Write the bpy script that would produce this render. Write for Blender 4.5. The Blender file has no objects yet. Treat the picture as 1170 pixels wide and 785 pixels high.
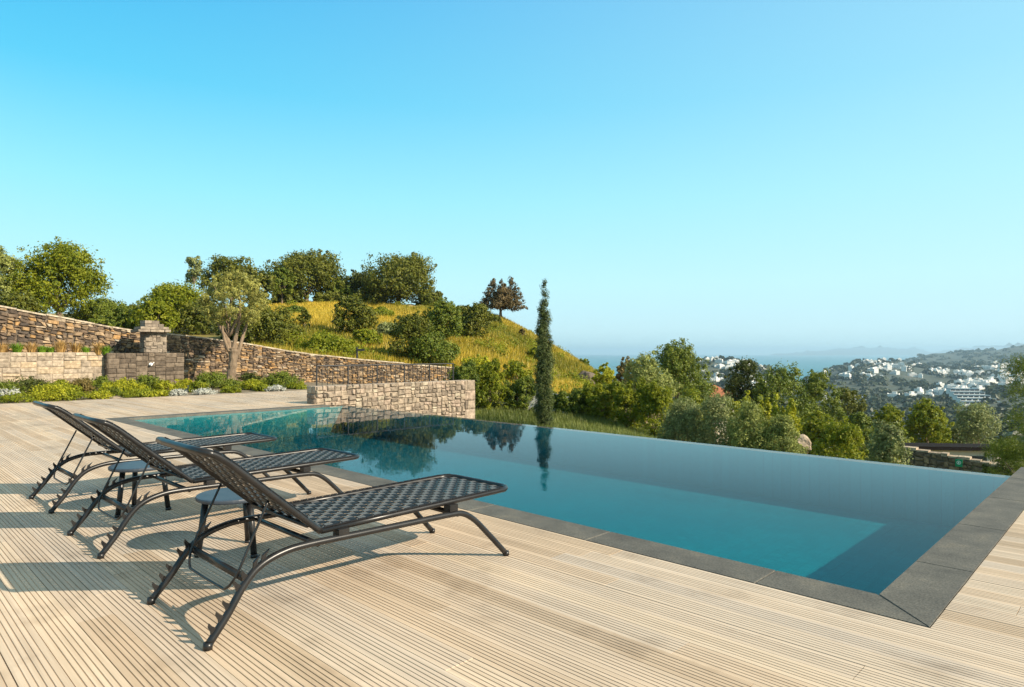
import bpy, math, random
import numpy as np

# ------------------------------------------------------------------ camera, sky, sun, exposure
S = bpy.context.scene
C = S.collection
FX, FY = -.698, .7157          # viewing direction on the ground plan
RX, RY = .7157, .698           # direction to the right of it
FOC, CX, HY, EYE = 747., 585., 402., 1.3
cam_d = bpy.data.cameras.new('camera'); cam = bpy.data.objects.new('camera', cam_d); C.objects.link(cam)
cam.location = (0, 0, EYE); cam.rotation_euler = (math.radians(90), 0, math.atan2(-FX, FY))
cam_d.sensor_width = 36; cam_d.lens = 36 * FOC / 1170.; cam_d.shift_y = 9.5 / 1170.
cam_d.clip_start = .05; cam_d.clip_end = 60000
S.camera = cam
SUN_EL = math.radians(29.5); SDX, SDY = .945, .326      # towards the sun, on the ground plan
SUN_AZ = math.atan2(SDX, SDY)                            # clockwise from +Y
w = bpy.data.worlds.new('World'); S.world = w; w.use_nodes = True
nt = w.node_tree; nt.nodes.clear()
out = nt.nodes.new('ShaderNodeOutputWorld'); bg = nt.nodes.new('ShaderNodeBackground'); bg.inputs[1].default_value = .115
sky = nt.nodes.new('ShaderNodeTexSky'); sky.sky_type = 'NISHITA'; sky.sun_disc = False
sky.sun_elevation = SUN_EL; sky.sun_rotation = SUN_AZ; sky.air_density = 1.0; sky.dust_density = .6; sky.ozone_density = 1.0
hs = nt.nodes.new('ShaderNodeHueSaturation'); hs.inputs['Hue'].default_value = .475; hs.inputs['Saturation'].default_value = 1.15
nt.links.new(sky.outputs[0], hs.inputs['Color'])
def wn(t, op=None, **k):
    n_ = nt.nodes.new(t)
    if op: n_.operation = op
    return n_
tc = wn('ShaderNodeTexCoord'); sx_ = wn('ShaderNodeSeparateXYZ'); nt.links.new(tc.outputs['Generated'], sx_.inputs[0])
rp = wn('ShaderNodeValToRGB'); e_ = rp.color_ramp.elements; e_.remove(e_[1])
SKY = [(0, (.52, .82, .90)), (.03, (.60, .93, 1.02)), (.10, (.56, .99, 1.10)), (.22, (.34, .90, 1.08)), (.35, (.11, .67, 1.0)), (.48, (.028, .49, .92)), (.60, (.13, .34, .52)), (.75, (.36, .31, .26)), (1, (.40, .32, .25))]  # overhead stops are an added warm grey that neutralises the shadow fill
e_[0].position = 0; e_[0].color = (*SKY[0][1], 1)
for p_, c_ in SKY[1:]: e_.new(p_).color = (*c_, 1)
nt.links.new(sx_.outputs['Z'], rp.inputs[0])
dt = wn('ShaderNodeVectorMath', 'DOT_PRODUCT'); dt.inputs[1].default_value = (SDX, SDY, .25); nt.links.new(tc.outputs['Generated'], dt.inputs[0])
mr_ = wn('ShaderNodeMapRange'); mr_.inputs[1].default_value = -.75; mr_.inputs[2].default_value = .95; nt.links.new(dt.outputs['Value'], mr_.inputs[0])
mr_.inputs[4].default_value = .74
mx = wn('ShaderNodeMix'); mx.data_type = 'RGBA'; nt.links.new(mr_.outputs[0], mx.inputs[0]); nt.links.new(rp.outputs[0], mx.inputs[6]); mx.inputs[7].default_value = (.68, .98, 1.06, 1)
vs = wn('ShaderNodeVectorMath', 'SCALE'); vs.inputs['Scale'].default_value = 1 / (.115 * 1.803); nt.links.new(mx.outputs[2], vs.inputs[0])
m2 = wn('ShaderNodeMix'); m2.data_type = 'RGBA'; m2.inputs[0].default_value = .94; nt.links.new(hs.outputs[0], m2.inputs[6]); nt.links.new(vs.outputs[0], m2.inputs[7])
nt.links.new(m2.outputs[2], bg.inputs[0]); nt.links.new(bg.outputs[0], out.inputs[0])
sd = bpy.data.lights.new('sun', 'SUN'); sd.energy = 4.8; sd.angle = math.radians(.5); sd.color = (1, .87, .68)
sun = bpy.data.objects.new('sun', sd); C.objects.link(sun)
import mathutils
sv = mathutils.Vector((SDX * math.cos(SUN_EL), SDY * math.cos(SUN_EL), math.sin(SUN_EL))).normalized()
sun.rotation_euler = sv.to_track_quat('Z', 'Y').to_euler(); sun.location = (20, 8, 15)
S.view_settings.view_transform = 'Standard'; S.view_settings.look = 'None'; S.view_settings.gamma = 1
S.view_settings.exposure = .85
S.render.engine = 'CYCLES'
S.cycles.max_bounces = 8; S.cycles.transparent_max_bounces = 12; S.cycles.volume_bounces = 0
S.cycles.diffuse_bounces = 3; S.cycles.glossy_bounces = 3

# ------------------------------------------------------------------ helpers
def tag(o, label=None, cat=None, group=None, kind=None):
    if label: o['label'] = label
    if cat: o['category'] = cat
    if group: o['group'] = group
    if kind: o['kind'] = kind
    return o
def thing(name, label, cat, loc=(0, 0, 0), rz=0, group=None):
    o = bpy.data.objects.new(name, None); C.objects.link(o); o.location = loc; o.rotation_euler = (0, 0, rz)
    o.empty_display_size = .2
    return tag(o, label, cat, group)
class MB:
    """collects vertices and quads/tris, then links them as one mesh object"""
    def __init__(s): s.v = []; s.f = []; s.t = []; s.n = 0
    def add(s, v, f, tone=0.5):
        v = np.asarray(v, float)
        s.v.append(v); f = [tuple(int(i) + s.n for i in q) for q in f]; s.f += f; s.n += len(v)
        s.t += list(tone) if hasattr(tone, '__len__') else [tone] * len(f)
        return s
    def box(s, lo, hi, tone=.5):
        x0, y0, z0 = lo; x1, y1, z1 = hi
        return s.add([(x0,y0,z0),(x1,y0,z0),(x1,y1,z0),(x0,y1,z0),(x0,y0,z1),(x1,y0,z1),(x1,y1,z1),(x0,y1,z1)],
                     [(3,2,1,0),(4,5,6,7),(0,1,5,4),(1,2,6,5),(2,3,7,6),(3,0,4,7)], tone)
    def tube(s, pts, r, n=10, cap=True, tone=.5, sx=1., closed=False):
        P = np.asarray(pts, float); m = len(P); r = np.ones(m) * r
        T = np.gradient(P, axis=0) if not closed else np.roll(P, -1, 0) - np.roll(P, 1, 0)
        T /= np.linalg.norm(T, axis=1)[:, None] + 1e-12
        ref = np.array([0, 0, 1.]) if abs(T[0][2]) < .9 else np.array([1., 0, 0])
        U = np.cross(T[0], ref); U /= np.linalg.norm(U); V = []
        for i in range(m):
            U = U - T[i] * np.dot(U, T[i]); U /= np.linalg.norm(U); W = np.cross(T[i], U)
            a = np.linspace(0, 2 * math.pi, n, endpoint=False)
            V.append(P[i] + r[i] * (np.cos(a)[:, None] * U * sx + np.sin(a)[:, None] * W))
        V = np.concatenate(V); F = []
        for i in range(m if closed else m - 1):
            k = (i + 1) % m
            for j in range(n): F.append((i*n+j, i*n+(j+1)%n, k*n+(j+1)%n, k*n+j))
        if cap and not closed: F.append(tuple(range(n))[::-1]); F.append(tuple((m-1)*n + j for j in range(n)))
        return s.add(V, F, tone)
    def build(s, name, mat, parent=None, smooth=False):
        V = np.concatenate(s.v) if s.v else np.zeros((0, 3))
        return mesh_obj(name, V, s.f, mat, parent, smooth, s.t)
def mesh_data(name, V, F, mat, smooth=False, tone=None):
    me = bpy.data.meshes.new(name); V = np.asarray(V, np.float32)
    me.vertices.add(len(V)); me.vertices.foreach_set('co', V.ravel())
    if isinstance(F, np.ndarray):
        k = F.shape[1]; nl = F.size; idx = F.ravel(); st = np.arange(0, nl, k); nf = len(F)
    else:
        ln = np.array([len(q) for q in F]); st = np.concatenate([[0], np.cumsum(ln)[:-1]]); idx = np.array([i for q in F for i in q]); nl = len(idx); nf = len(F)
    me.loops.add(nl); me.loops.foreach_set('vertex_index', idx.astype(np.int32))
    me.polygons.add(nf); me.polygons.foreach_set('loop_start', st.astype(np.int32))
    me.update(calc_edges=True)
    me.polygons.foreach_set('use_smooth', np.full(nf, bool(smooth)))
    if tone is not None:
        at = me.attributes.new('tone', 'FLOAT', 'FACE'); at.data.foreach_set('value', np.asarray(tone, np.float32))
    if mat: me.materials.append(mat)
    me.validate()
    return me
def mesh_obj(name, V, F, mat, parent=None, smooth=False, tone=None):
    o = bpy.data.objects.new(name, mesh_data(name, V, F, mat, smooth, tone)); C.objects.link(o)
    if parent: o.parent = parent
    return o
def catmull(P, k=6):
    P = [np.array(p, float) for p in P]; P = [2*P[0]-P[1]] + P + [2*P[-1]-P[-2]]; o = []
    for i in range(1, len(P) - 2):
        for t in np.linspace(0, 1, k, endpoint=False):
            a, b, c, d = P[i-1:i+3]
            o.append(.5*((2*b)+(c-a)*t+(2*a-5*b+4*c-d)*t*t+(3*b-a-3*c+d)*t**3))
    o.append(P[-2]); return np.array(o)
def place(px, D):                     # a bearing and a distance give a place on the plan
    a = (px - CX) / FOC
    return np.array([D * (FX + RX * a), D * (FY + RY * a)])
def zat(py, D): return EYE - (py - HY) / FOC * D

# ------------------------------------------------------------------ materials
def M(name, col, rough=.7, **k):
    m = bpy.data.materials.new(name); m.use_nodes = True; n = m.node_tree; b = n.nodes['Principled BSDF']
    b.inputs['Base Color'].default_value = (*col, 1); b.inputs['Roughness'].default_value = rough
    for q, v in k.items(): b.inputs[q.replace('_', ' ')].default_value = v
    return m
def nd(m, t, **k):
    n = m.node_tree.nodes.new(t)
    for q, v in k.items(): setattr(n, q, v)
    return n
def L(m, a, b): m.node_tree.links.new(a, b)
def bsdf(m): return m.node_tree.nodes['Principled BSDF']
def ramp(m, fac, stops):
    r = nd(m, 'ShaderNodeValToRGB'); e = r.color_ramp.elements
    e.remove(e[1]); e[0].position = stops[0][0]; e[0].color = (*stops[0][1], 1)
    for p, c in stops[1:]: e.new(p).color = (*c, 1)
    L(m, fac, r.inputs[0]); return r.outputs[0]
def noise(m, scale, detail=4, vec=None, rough=.55):
    n = nd(m, 'ShaderNodeTexNoise'); n.inputs['Scale'].default_value = scale; n.inputs['Detail'].default_value = detail; n.inputs['Roughness'].default_value = rough
    if vec is None:
        t = nd(m, 'ShaderNodeTexCoord'); vec = t.outputs['Object']
    L(m, vec, n.inputs['Vector']); return n.outputs['Fac']
def mapped(m, scale, coord='Object'):
    t = nd(m, 'ShaderNodeTexCoord'); q = nd(m, 'ShaderNodeMapping'); q.inputs['Scale'].default_value = scale
    L(m, t.outputs[coord], q.inputs['Vector']); return q.outputs[0]
def tone(m): return nd(m, 'ShaderNodeAttribute', attribute_name='tone').outputs['Fac']
def mix(m, a, b, fac, mode='MIX'):
    x = nd(m, 'ShaderNodeMix', data_type='RGBA', blend_type=mode)
    for s_, v in ((0, fac), (6, a), (7, b)):
        if hasattr(v, 'is_output'): L(m, v, x.inputs[s_])
        else: x.inputs[s_].default_value = v if s_ == 0 else (*v, 1)
    return x.outputs[2]
def bump(m, h, strength=.4, dist=.02):
    b = nd(m, 'ShaderNodeBump'); b.inputs['Strength'].default_value = strength; b.inputs['Distance'].default_value = dist
    L(m, h, b.inputs['Height']); L(m, b.outputs[0], bsdf(m).inputs['Normal'])
def leaf(name, dark, light, trans=.3, rough=.5):
    m = M(name, dark, rough); b = bsdf(m); c = ramp(m, tone(m), [(0, dark), (1, light)])
    L(m, c, b.inputs['Base Color']); b.inputs['Specular IOR Level'].default_value = .25
    t = nd(m, 'ShaderNodeBsdfTranslucent'); L(m, c, t.inputs[0])
    x = nd(m, 'ShaderNodeMixShader'); x.inputs[0].default_value = trans
    o = m.node_tree.nodes['Material Output']; L(m, b.outputs[0], x.inputs[1]); L(m, t.outputs[0], x.inputs[2]); L(m, x.outputs[0], o.inputs[0])
    return m
def stone(name, stops, bs=.5):
    m = M(name, (.3, .25, .2), .88); c = ramp(m, tone(m), stops)
    c = mix(m, c, ramp(m, noise(m, 9, 5), [(.3, (.45, .42, .38)), (.7, (1.15, 1.1, 1.05))]), 1, 'MULTIPLY')
    L(m, c, bsdf(m).inputs['Base Color']); bump(m, noise(m, 22, 5), bs, .03); return m

m_deck = M('deck_wood', (.5, .4, .3), .7, Specular_IOR_Level=.16)
gr = noise(m_deck, 1, 5, mapped(m_deck, (1.1, 38, 38)), .6)
bl = noise(m_deck, .55, 4); b2 = noise(m_deck, 2.3, 4)
c = ramp(m_deck, tone(m_deck), [(0, (.48, .37, .27)), (.3, (.575, .45, .335)), (.55, (.555, .455, .365)), (.8, (.62, .50, .38)), (1, (.53, .445, .37))])
c = mix(m_deck, c, ramp(m_deck, gr, [(.3, (.70, .66, .60)), (.65, (1.1, 1.08, 1.05))]), .55, 'MULTIPLY')
c = mix(m_deck, c, ramp(m_deck, bl, [(.38, (.84, .85, .86)), (.66, (1.08, 1.05, 1.0))]), .8, 'MULTIPLY')
c = mix(m_deck, c, ramp(m_deck, b2, [(.28, (.62, .59, .56)), (.44, (1, 1, 1))]), .6, 'MULTIPLY')
L(m_deck, c, bsdf(m_deck).inputs['Base Color']); bump(m_deck, gr, .25, .004)

m_cop = M('basalt', (.1, .1, .1), .78, Specular_IOR_Level=.3)
c = ramp(m_cop, noise(m_cop, 3.2, 8, None, .7), [(.3, (.062, .060, .054)), (.55, (.108, .102, .088)), (.75, (.165, .145, .11))])
c = mix(m_cop, c, ramp(m_cop, noise(m_cop, 90, 3), [(.35, (.6, .6, .6)), (.65, (1.35, 1.35, 1.35))]), .8, 'MULTIPLY')
c = mix(m_cop, c, ramp(m_cop, tone(m_cop), [(0, (.94, .94, .94)), (1, (1.06, 1.06, 1.05))]), 1, 'MULTIPLY')
L(m_cop, c, bsdf(m_cop).inputs['Base Color']); bump(m_cop, noise(m_cop, 120, 4), .3, .004)

m_tile = M('pool_tile', (.02, .2, .23), .5)
br = nd(m_tile, 'ShaderNodeTexBrick'); br.offset = 0; br.inputs['Scale'].default_value = 1; br.inputs['Brick Width'].default_value = .12; br.inputs['Row Height'].default_value = .12; br.inputs['Mortar Size'].default_value = .004
br.inputs['Color1'].default_value = (.009, .245, .275, 1); br.inputs['Color2'].default_value = (.010, .280, .305, 1); br.inputs['Mortar'].default_value = (.008, .205, .23, 1)
L(m_tile, mapped(m_tile, (1, 1, 1)), br.inputs['Vector'])
c = mix(m_tile, br.outputs[0], ramp(m_tile, noise(m_tile, .6, 4), [(.3, (.85, .88, .9)), (.7, (1.1, 1.08, 1.05))]), 1, 'MULTIPLY')
L(m_tile, c, bsdf(m_tile).inputs['Base Color'])

m_water = bpy.data.materials.new('pool_water'); m_water.use_nodes = True; n = m_water.node_tree; n.nodes.remove(n.nodes['Principled BSDF'])
gl = nd(m_water, 'ShaderNodeBsdfGlossy'); gl.inputs['Roughness'].default_value = .015
tr = nd(m_water, 'ShaderNodeBsdfTransparent'); tr.inputs[0].default_value = (.97, .99, .99, 1)
ge = nd(m_water, 'ShaderNodeNewGeometry'); dp = nd(m_water, 'ShaderNodeVectorMath', operation='DOT_PRODUCT'); L(m_water, ge.outputs['Normal'], dp.inputs[0]); L(m_water, ge.outputs['Incoming'], dp.inputs[1])
def mth(op, a, b=None):
    q = nd(m_water, 'ShaderNodeMath', operation=op)
    for i_, v_ in enumerate((a, b)):
        if v_ is None: continue
        if hasattr(v_, 'is_output'): L(m_water, v_, q.inputs[i_])
        else: q.inputs[i_].default_value = v_
    return q.outputs[0]
schlick = mth('ADD', mth('MULTIPLY', mth('POWER', mth('SUBTRACT', 1., mth('ABSOLUTE', dp.outputs['Value'])), 7.9), 1.15), .012)
xs = nd(m_water, 'ShaderNodeMixShader')
bp = nd(m_water, 'ShaderNodeBump'); bp.inputs['Strength'].default_value = .05; bp.inputs['Distance'].default_value = .008
L(m_water, noise(m_water, 1, 2, mapped(m_water, (5, 5, 5))), bp.inputs['Height'])
L(m_water, bp.outputs[0], gl.inputs['Normal']); L(m_water, schlick, xs.inputs[0])
L(m_water, tr.outputs[0], xs.inputs[1]); L(m_water, gl.outputs[0], xs.inputs[2]); L(m_water, xs.outputs[0], n.nodes['Material Output'].inputs[0])
va = nd(m_water, 'ShaderNodeVolumeAbsorption'); va.inputs['Color'].default_value = (.30, .86, .885, 1); va.inputs['Density'].default_value = 1.9; L(m_water, va.outputs[0], n.nodes['Material Output'].inputs['Volume'])

m_metal = M('charcoal_metal', (.012, .012, .013), .32, Metallic=.0, Specular_IOR_Level=.4)
c = ramp(m_metal, noise(m_metal, 14, 5), [(.3, (.009, .009, .010)), (.7, (.018, .017, .017))]); L(m_metal, c, bsdf(m_metal).inputs['Base Color'])
bump(m_metal, noise(m_metal, 220, 2), .08, .002)
m_top = M('table_top', (.03, .04, .055), .42)
L(m_top, ramp(m_top, noise(m_top, 8, 6), [(.3, (.030, .040, .055)), (.7, (.05, .062, .08))]), bsdf(m_top).inputs['Base Color'])
m_warp = M('black_strap', (.016, .014, .014), .55, Specular_IOR_Level=.25)
L(m_warp, ramp(m_warp, noise(m_warp, 60, 3), [(.3, (.008, .007, .008)), (.7, (.016, .014, .013))]), bsdf(m_warp).inputs['Base Color'])
m_weft = M('taupe_sheen_strap', (.10, .085, .07), .42)  # same strap as the lengthwise ones; its sheen is put into a lighter colour
L(m_weft, ramp(m_weft, noise(m_weft, 60, 3), [(.3, (.07, .06, .05)), (.7, (.12, .104, .088))]), bsdf(m_weft).inputs['Base Color'])
m_screw = M('steel', (.6, .6, .6), .3, Metallic=1.)

m_rubble = stone('rubble', [(0, (.07, .055, .045)), (.25, (.16, .115, .08)), (.5, (.26, .19, .125)), (.72, (.34, .24, .14)), (.88, (.42, .25, .10)), (1, (.46, .42, .35))], .8)
m_pink = stone('pink_stone', [(0, (.21, .17, .135)), (.3, (.31, .255, .20)), (.55, (.385, .315, .24)), (.8, (.365, .285, .23)), (1, (.45, .40, .31))])
m_beige = stone('beige_stone', [(0, (.30, .25, .195)), (.4, (.385, .325, .255)), (.75, (.44, .37, .285)), (1, (.47, .37, .25))])
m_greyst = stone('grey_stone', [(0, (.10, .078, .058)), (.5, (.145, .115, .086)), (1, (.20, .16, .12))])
m_pill = stone('pillar_stone', [(0, (.17, .145, .12)), (.5, (.26, .22, .18)), (1, (.34, .29, .23))])
m_mort = M('mortar', (.13, .105, .08), .95)
L(m_mort, ramp(m_mort, noise(m_mort, 25, 4), [(.3, (.06, .05, .04)), (.7, (.16, .13, .10))]), bsdf(m_mort).inputs['Base Color'])
m_mortl = M('pale_mortar', (.36, .28, .21), .95)
m_cap = stone('cap_stone', [(0, (.42, .36, .28)), (1, (.52, .45, .35))])

def ground_mat():
    m = M('ground', (.1, .1, .05), .95)
    c = ramp(m, noise(m, .12, 6, None, .65), [(.30, (.06, .075, .018)), (.42, (.12, .11, .02)), (.55, (.22, .16, .028)), (.68, (.20, .145, .035)), (.8, (.10, .095, .025))])
    f = ramp(m, noise(m, .012, 8, None, .7), [(.32, (.024, .036, .020)), (.55, (.040, .050, .028)), (.66, (.075, .070, .045)), (.80, (.17, .145, .10))])
    g = nd(m, 'ShaderNodeNewGeometry'); ln = nd(m, 'ShaderNodeVectorMath', operation='LENGTH'); L(m, g.outputs['Position'], ln.inputs[0])
    mr = nd(m, 'ShaderNodeMapRange'); mr.inputs[1].default_value = 85; mr.inputs[2].default_value = 130; L(m, ln.outputs['Value'], mr.inputs[0])
    m3 = nd(m, 'ShaderNodeMapRange'); m3.inputs[1].default_value = 30; m3.inputs[2].default_value = 36; L(m, ln.outputs['Value'], m3.inputs[0])
    c = mix(m, ramp(m, noise(m, .6, 5), [(.3, (.05, .07, .015)), (.6, (.10, .13, .025)), (.75, (.17, .15, .06))]), c, m3.outputs[0])
    L(m, mix(m, c, f, mr.outputs[0]), bsdf(m).inputs['Base Color']); bump(m, noise(m, 1.5, 6), .5, .15); return m
m_ground = ground_mat()
m_soil = M('soil', (.16, .12, .08), .95)
L(m_soil, ramp(m_soil, noise(m_soil, 6, 6), [(.3, (.09, .07, .045)), (.7, (.24, .19, .12))]), bsdf(m_soil).inputs['Base Color'])
m_sea = M('sea', (.008, .13, .165), .4, Specular_IOR_Level=.3)
m_hillg = leaf('hill_grass', (.11, .14, .012), (.58, .415, .05), .3)
m_lawn = leaf('green_grass', (.07, .105, .02), (.23, .255, .06), .35)
m_tan = leaf('tan_grass', (.30, .17, .05), (.60, .40, .15), .3)
m_fgreen = leaf('fresh_grass', (.10, .19, .015), (.22, .36, .03), .35)
LV = dict(far=leaf('far_leaf', (.022, .034, .016), (.070, .085, .035), .15),silvergreen=leaf('olive_silver_leaf', (.13, .14, .032), (.52, .49, .13)),
    oak=leaf('oak_leaf', (0.060, 0.084, 0.012), (0.204, 0.201, 0.024)), olive=leaf('olive_leaf', (0.106, 0.137, 0.035), (0.425, 0.443, 0.118)),
    bright=leaf('bright_leaf', (0.092, 0.137, 0.009), (0.336, 0.339, 0.021), .4), lime=leaf('lime_leaf', (.17, .20, .012), (.50, .48, .03), .4),
    dark=leaf('dark_leaf', (0.039, 0.058, 0.012), (0.124, 0.137, 0.024)), mid=leaf('mid_leaf', (0.064, 0.106, 0.014), (0.221, 0.250, 0.028)),
    grey=leaf('grey_leaf', (0.098, 0.125, 0.047), (0.354, 0.382, 0.142)), brown=leaf('brown_needle', (.070, .062, .028), (.24, .17, .075)),
    cyp=leaf('cypress_leaf', (.040, .062, .018), (.135, .165, .045), .2), silver=leaf('silver_leaf', (.28, .29, .25), (.62, .62, .56), .2),
    rust=leaf('rust_leaf', (0.103, 0.083, 0.028), (0.262, 0.193, 0.055)), yellow=leaf('yellow_flower', (.45, .38, .01), (.75, .62, .02), .3))
m_bark = M('bark', (.2, .15, .1), .9)
L(m_bark, ramp(m_bark, noise(m_bark, 1, 5, mapped(m_bark, (14, 14, 3))), [(.3, (.12, .085, .055)), (.7, (.30, .225, .15))]), bsdf(m_bark).inputs['Base Color']); bump(m_bark, noise(m_bark, 1, 5, mapped(m_bark, (20, 20, 4))), .8, .04)
m_obark = M('olive_bark', (.34, .25, .16), .9)
L(m_obark, ramp(m_obark, noise(m_obark, 1, 5, mapped(m_obark, (9, 9, 2.5))), [(.3, (.12, .085, .055)), (.7, (.30, .215, .14))]), bsdf(m_obark).inputs['Base Color']); bump(m_obark, noise(m_obark, 1, 5, mapped(m_obark, (16, 16, 3))), .9, .05)
m_white = M('white_render', (.72, .70, .66), .8)
L(m_white, ramp(m_white, noise(m_white, .8, 4), [(.3, (.62, .60, .56)), (.7, (.78, .76, .72))]), bsdf(m_white).inputs['Base Color'])
m_pane = M('dark_glass', (.03, .04, .05), .15)
m_red = M('red_tile', (.38, .10, .035), .8)
L(m_red, ramp(m_red, noise(m_red, 5, 4), [(.3, (.22, .07, .03)), (.7, (.33, .115, .05))]), bsdf(m_red).inputs['Base Color'])
m_dkroof = M('dark_eave', (.014, .011, .010), .95, Specular_IOR_Level=.1)
m_cream = M('cream_render', (.52, .45, .36), .85)
m_rail = M('railing_paint', (.018, .018, .019), .5)
m_green = M('sign_green', (.0, .22, .10), .5)
m_signw = M('sign_white', (.8, .8, .8), .5)
m_rock = stone('pale_rock', [(0, (.30, .24, .18)), (1, (.50, .41, .31))], .9)
m_blueroof = M('blue_grey_roof', (.10, .16, .20), .5)

# ------------------------------------------------------------------ terrain
COLS = [(-180, [(5, -1.6), (20000, -3)], 1), (-75, [(5, -1.6), (30, 1), (100, 6), (20000, 6)], 1),
 (-150, [(19, -1.6), (22, 1.6), (60, 5), (120, 9), (400, 10), (1500, 0), (20000, -20)], 0),
 (0, [(20, -1.6), (22.6, 1.6), (45, 3.0), (75, 5.5), (120, 7), (400, 4), (1500, -20), (20000, -60)], 0),
 (130, [(22.6, -1.6), (25, 1.3), (45, 2.4), (75, 5.8), (110, 6.2), (300, 0), (20000, -80)], 0),
 (300, [(26.5, -1.6), (29.2, .9), (36, 1.7), (60, 5.2), (76, 6.7), (100, 6.4), (300, -8), (20000, -110)], 0),
 (400, [(29, -1.6), (32, .5), (40, 1.6), (60, 4.9), (76, 6.8), (95, 6.4), (300, -12), (20000, -110)], 0),
 (480, [(31, -1.7), (35, .0), (45, 1.6), (62, 4.9), (76, 6.4), (90, 6), (300, -20), (20000, -110)], 0),
 (530, [(20, -1.7), (30, -1.5), (40, 0), (58, 3.8), (73, 5.6), (90, 5), (300, -24), (20000, -110)], 0),
 (570, [(14, -1.7), (28, -1.7), (38, -.6), (56, 2.9), (71, 4.9), (85, 4.4), (300, -28), (20000, -110)], 0),
 (605, [(14, -1.7), (28, -1.8), (42, -.6), (68, 3.4), (80, 2.9), (300, -32), (20000, -110)], 0),
 (640, [(14, -1.7), (28, -1.8), (46, -.9), (66, 1.5), (78, 1), (300, -35), (20000, -110)], 0),
 (672, [(14, -1.7), (28, -1.9), (50, -1.0), (64, -.1), (76, -.8), (300, -38), (1000, -70), (2500, -95), (20000, -110)], 0),
 (710, [(14, -1.7), (26, -2.0), (60, -2.6), (100, -6), (400, -42), (1500, -86), (2200, -96), (20000, -110)], 0),
 (770, [(14, -1.8), (25, -2.4), (60, -5), (150, -18), (500, -46), (900, -52), (1200, -40), (1600, -70), (2200, -96), (20000, -110)], 0),
 (800, [(12, -1.8), (25, -2.7), (60, -6.5), (150, -20), (500, -46), (750, -42), (1250, -12), (1500, -24), (2200, -96), (20000, -110)], 0),
 (835, [(12, -1.8), (25, -3), (60, -7), (150, -20), (500, -46), (750, -44), (1250, -16), (1600, -38), (2300, -96), (20000, -110)], 0),
 (880, [(12, -1.9), (25, -3.1), (60, -7.5), (150, -20), (500, -48), (1200, -32), (1700, -60), (2300, -96), (20000, -110)], 0),
 (915, [(11, -1.9), (25, -3.2), (60, -7.5), (150, -20), (500, -48), (900, -64), (1600, -82), (2000, -96), (20000, -110)], 0),
 (945, [(10, -1.9), (25, -3.3), (60, -7.5), (150, -20), (500, -48), (900, -62), (1800, -52), (2300, -96), (20000, -110)], 0),
 (985, [(9, -1.9), (25, -3.6), (60, -8), (150, -20), (500, -50), (1000, -60), (1800, -24), (2300, -60), (2800, -96), (20000, -110)], 0),
 (1035, [(8.5, -1.9), (25, -4.2), (60, -8.5), (150, -20), (500, -50), (1100, -58), (1800, -27), (2400, -50), (3500, -44), (4200, -96), (20000, -110)], 0),
 (1065, [(8, -1.9), (25, -4.5), (60, -9), (150, -20), (500, -50), (1100, -57), (1800, -40), (2500, -45), (3500, -11), (5000, -96), (20000, -110)], 0),
 (1105, [(8, -1.9), (25, -4.8), (60, -9), (150, -20), (500, -49), (1200, -52), (2500, -36), (3500, 5), (5000, -70), (20000, -110)], 0),
 (1140, [(8, -1.9), (25, -4.9), (60, -9), (150, -19), (500, -46), (1200, -46), (2500, -30), (3500, 17), (5000, -40), (20000, -110)], 0),
 (1175, [(8, -1.9), (25, -5), (60, -9), (150, -18), (500, -42), (1200, -40), (2500, -20), (3500, 44), (5500, 0), (20000, -110)], 0),
 (1300, [(9, -1.9), (25, -5), (60, -9), (150, -18), (500, -38), (1200, -34), (2500, 0), (3500, 75), (5500, 60), (20000, -110)], 0),
 (80, [(20, -1.6), (60, -4), (500, -20), (3000, -20), (20000, -20)], 1), (180, [(5, -1.6), (20000, -3)], 1)]
_cp = np.array([math.radians(p) if deg else math.atan((p - CX) / FOC) for p, _, deg in COLS])
_rng = np.random.default_rng(5)
_ph = _rng.uniform(0, 6.28, (7, 2)); _an = _rng.uniform(0, 6.28, 7)
def fbm(X, Y, s):
    z = 0
    for i in range(7):
        k = s * 1.9 ** i
        z = z + .62 ** i * np.sin((X * math.cos(_an[i]) + Y * math.sin(_an[i])) * k + _ph[i, 0]) * np.cos((-X * math.sin(_an[i]) + Y * math.cos(_an[i])) * k * 1.13 + _ph[i, 1])
    return z
def terrain(X, Y):
    X = np.atleast_1d(np.asarray(X, float)); Y = np.atleast_1d(np.asarray(Y, float))
    v = X * FX + Y * FY; u = X * RX + Y * RY
    D = np.where(np.abs(np.arctan2(u, v)) < 1.0, np.maximum(v, .5), np.hypot(u, v)); ld = np.log(D); phi = np.arctan2(u, v)
    Z = np.array([np.interp(ld, np.log([k[0] for k in kn]), [k[1] for k in kn]) for _, kn, _ in COLS])
    i = np.clip(np.searchsorted(_cp, phi) - 1, 0, len(_cp) - 2); t = np.clip((phi - _cp[i]) / (_cp[i+1] - _cp[i]), 0, 1)
    ar = np.arange(len(D)); z = Z[i, ar] * (1 - t) + Z[i+1, ar] * t
    amp = np.interp(ld, np.log([20, 40, 90, 500, 1500, 4000, 9000]), [.02, .12, .36, 2.5, 6, 9, 2])
    z = z + amp * fbm(X, Y, .25) * np.interp(ld, np.log([50, 200]), [1, 0]) + amp * .8 * fbm(X, Y, .006) * np.interp(ld, np.log([50, 300]), [0, 1])
    deckish = (X > -28.5) & (Y < 8.9) & (X < 40) | (X > -28.5) & (X < -15.4) & (Y < 15.)
    return np.where(deckish, np.minimum(z, -1.6), z)
def th(p): return float(terrain(p[0], p[1])[0])
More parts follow.
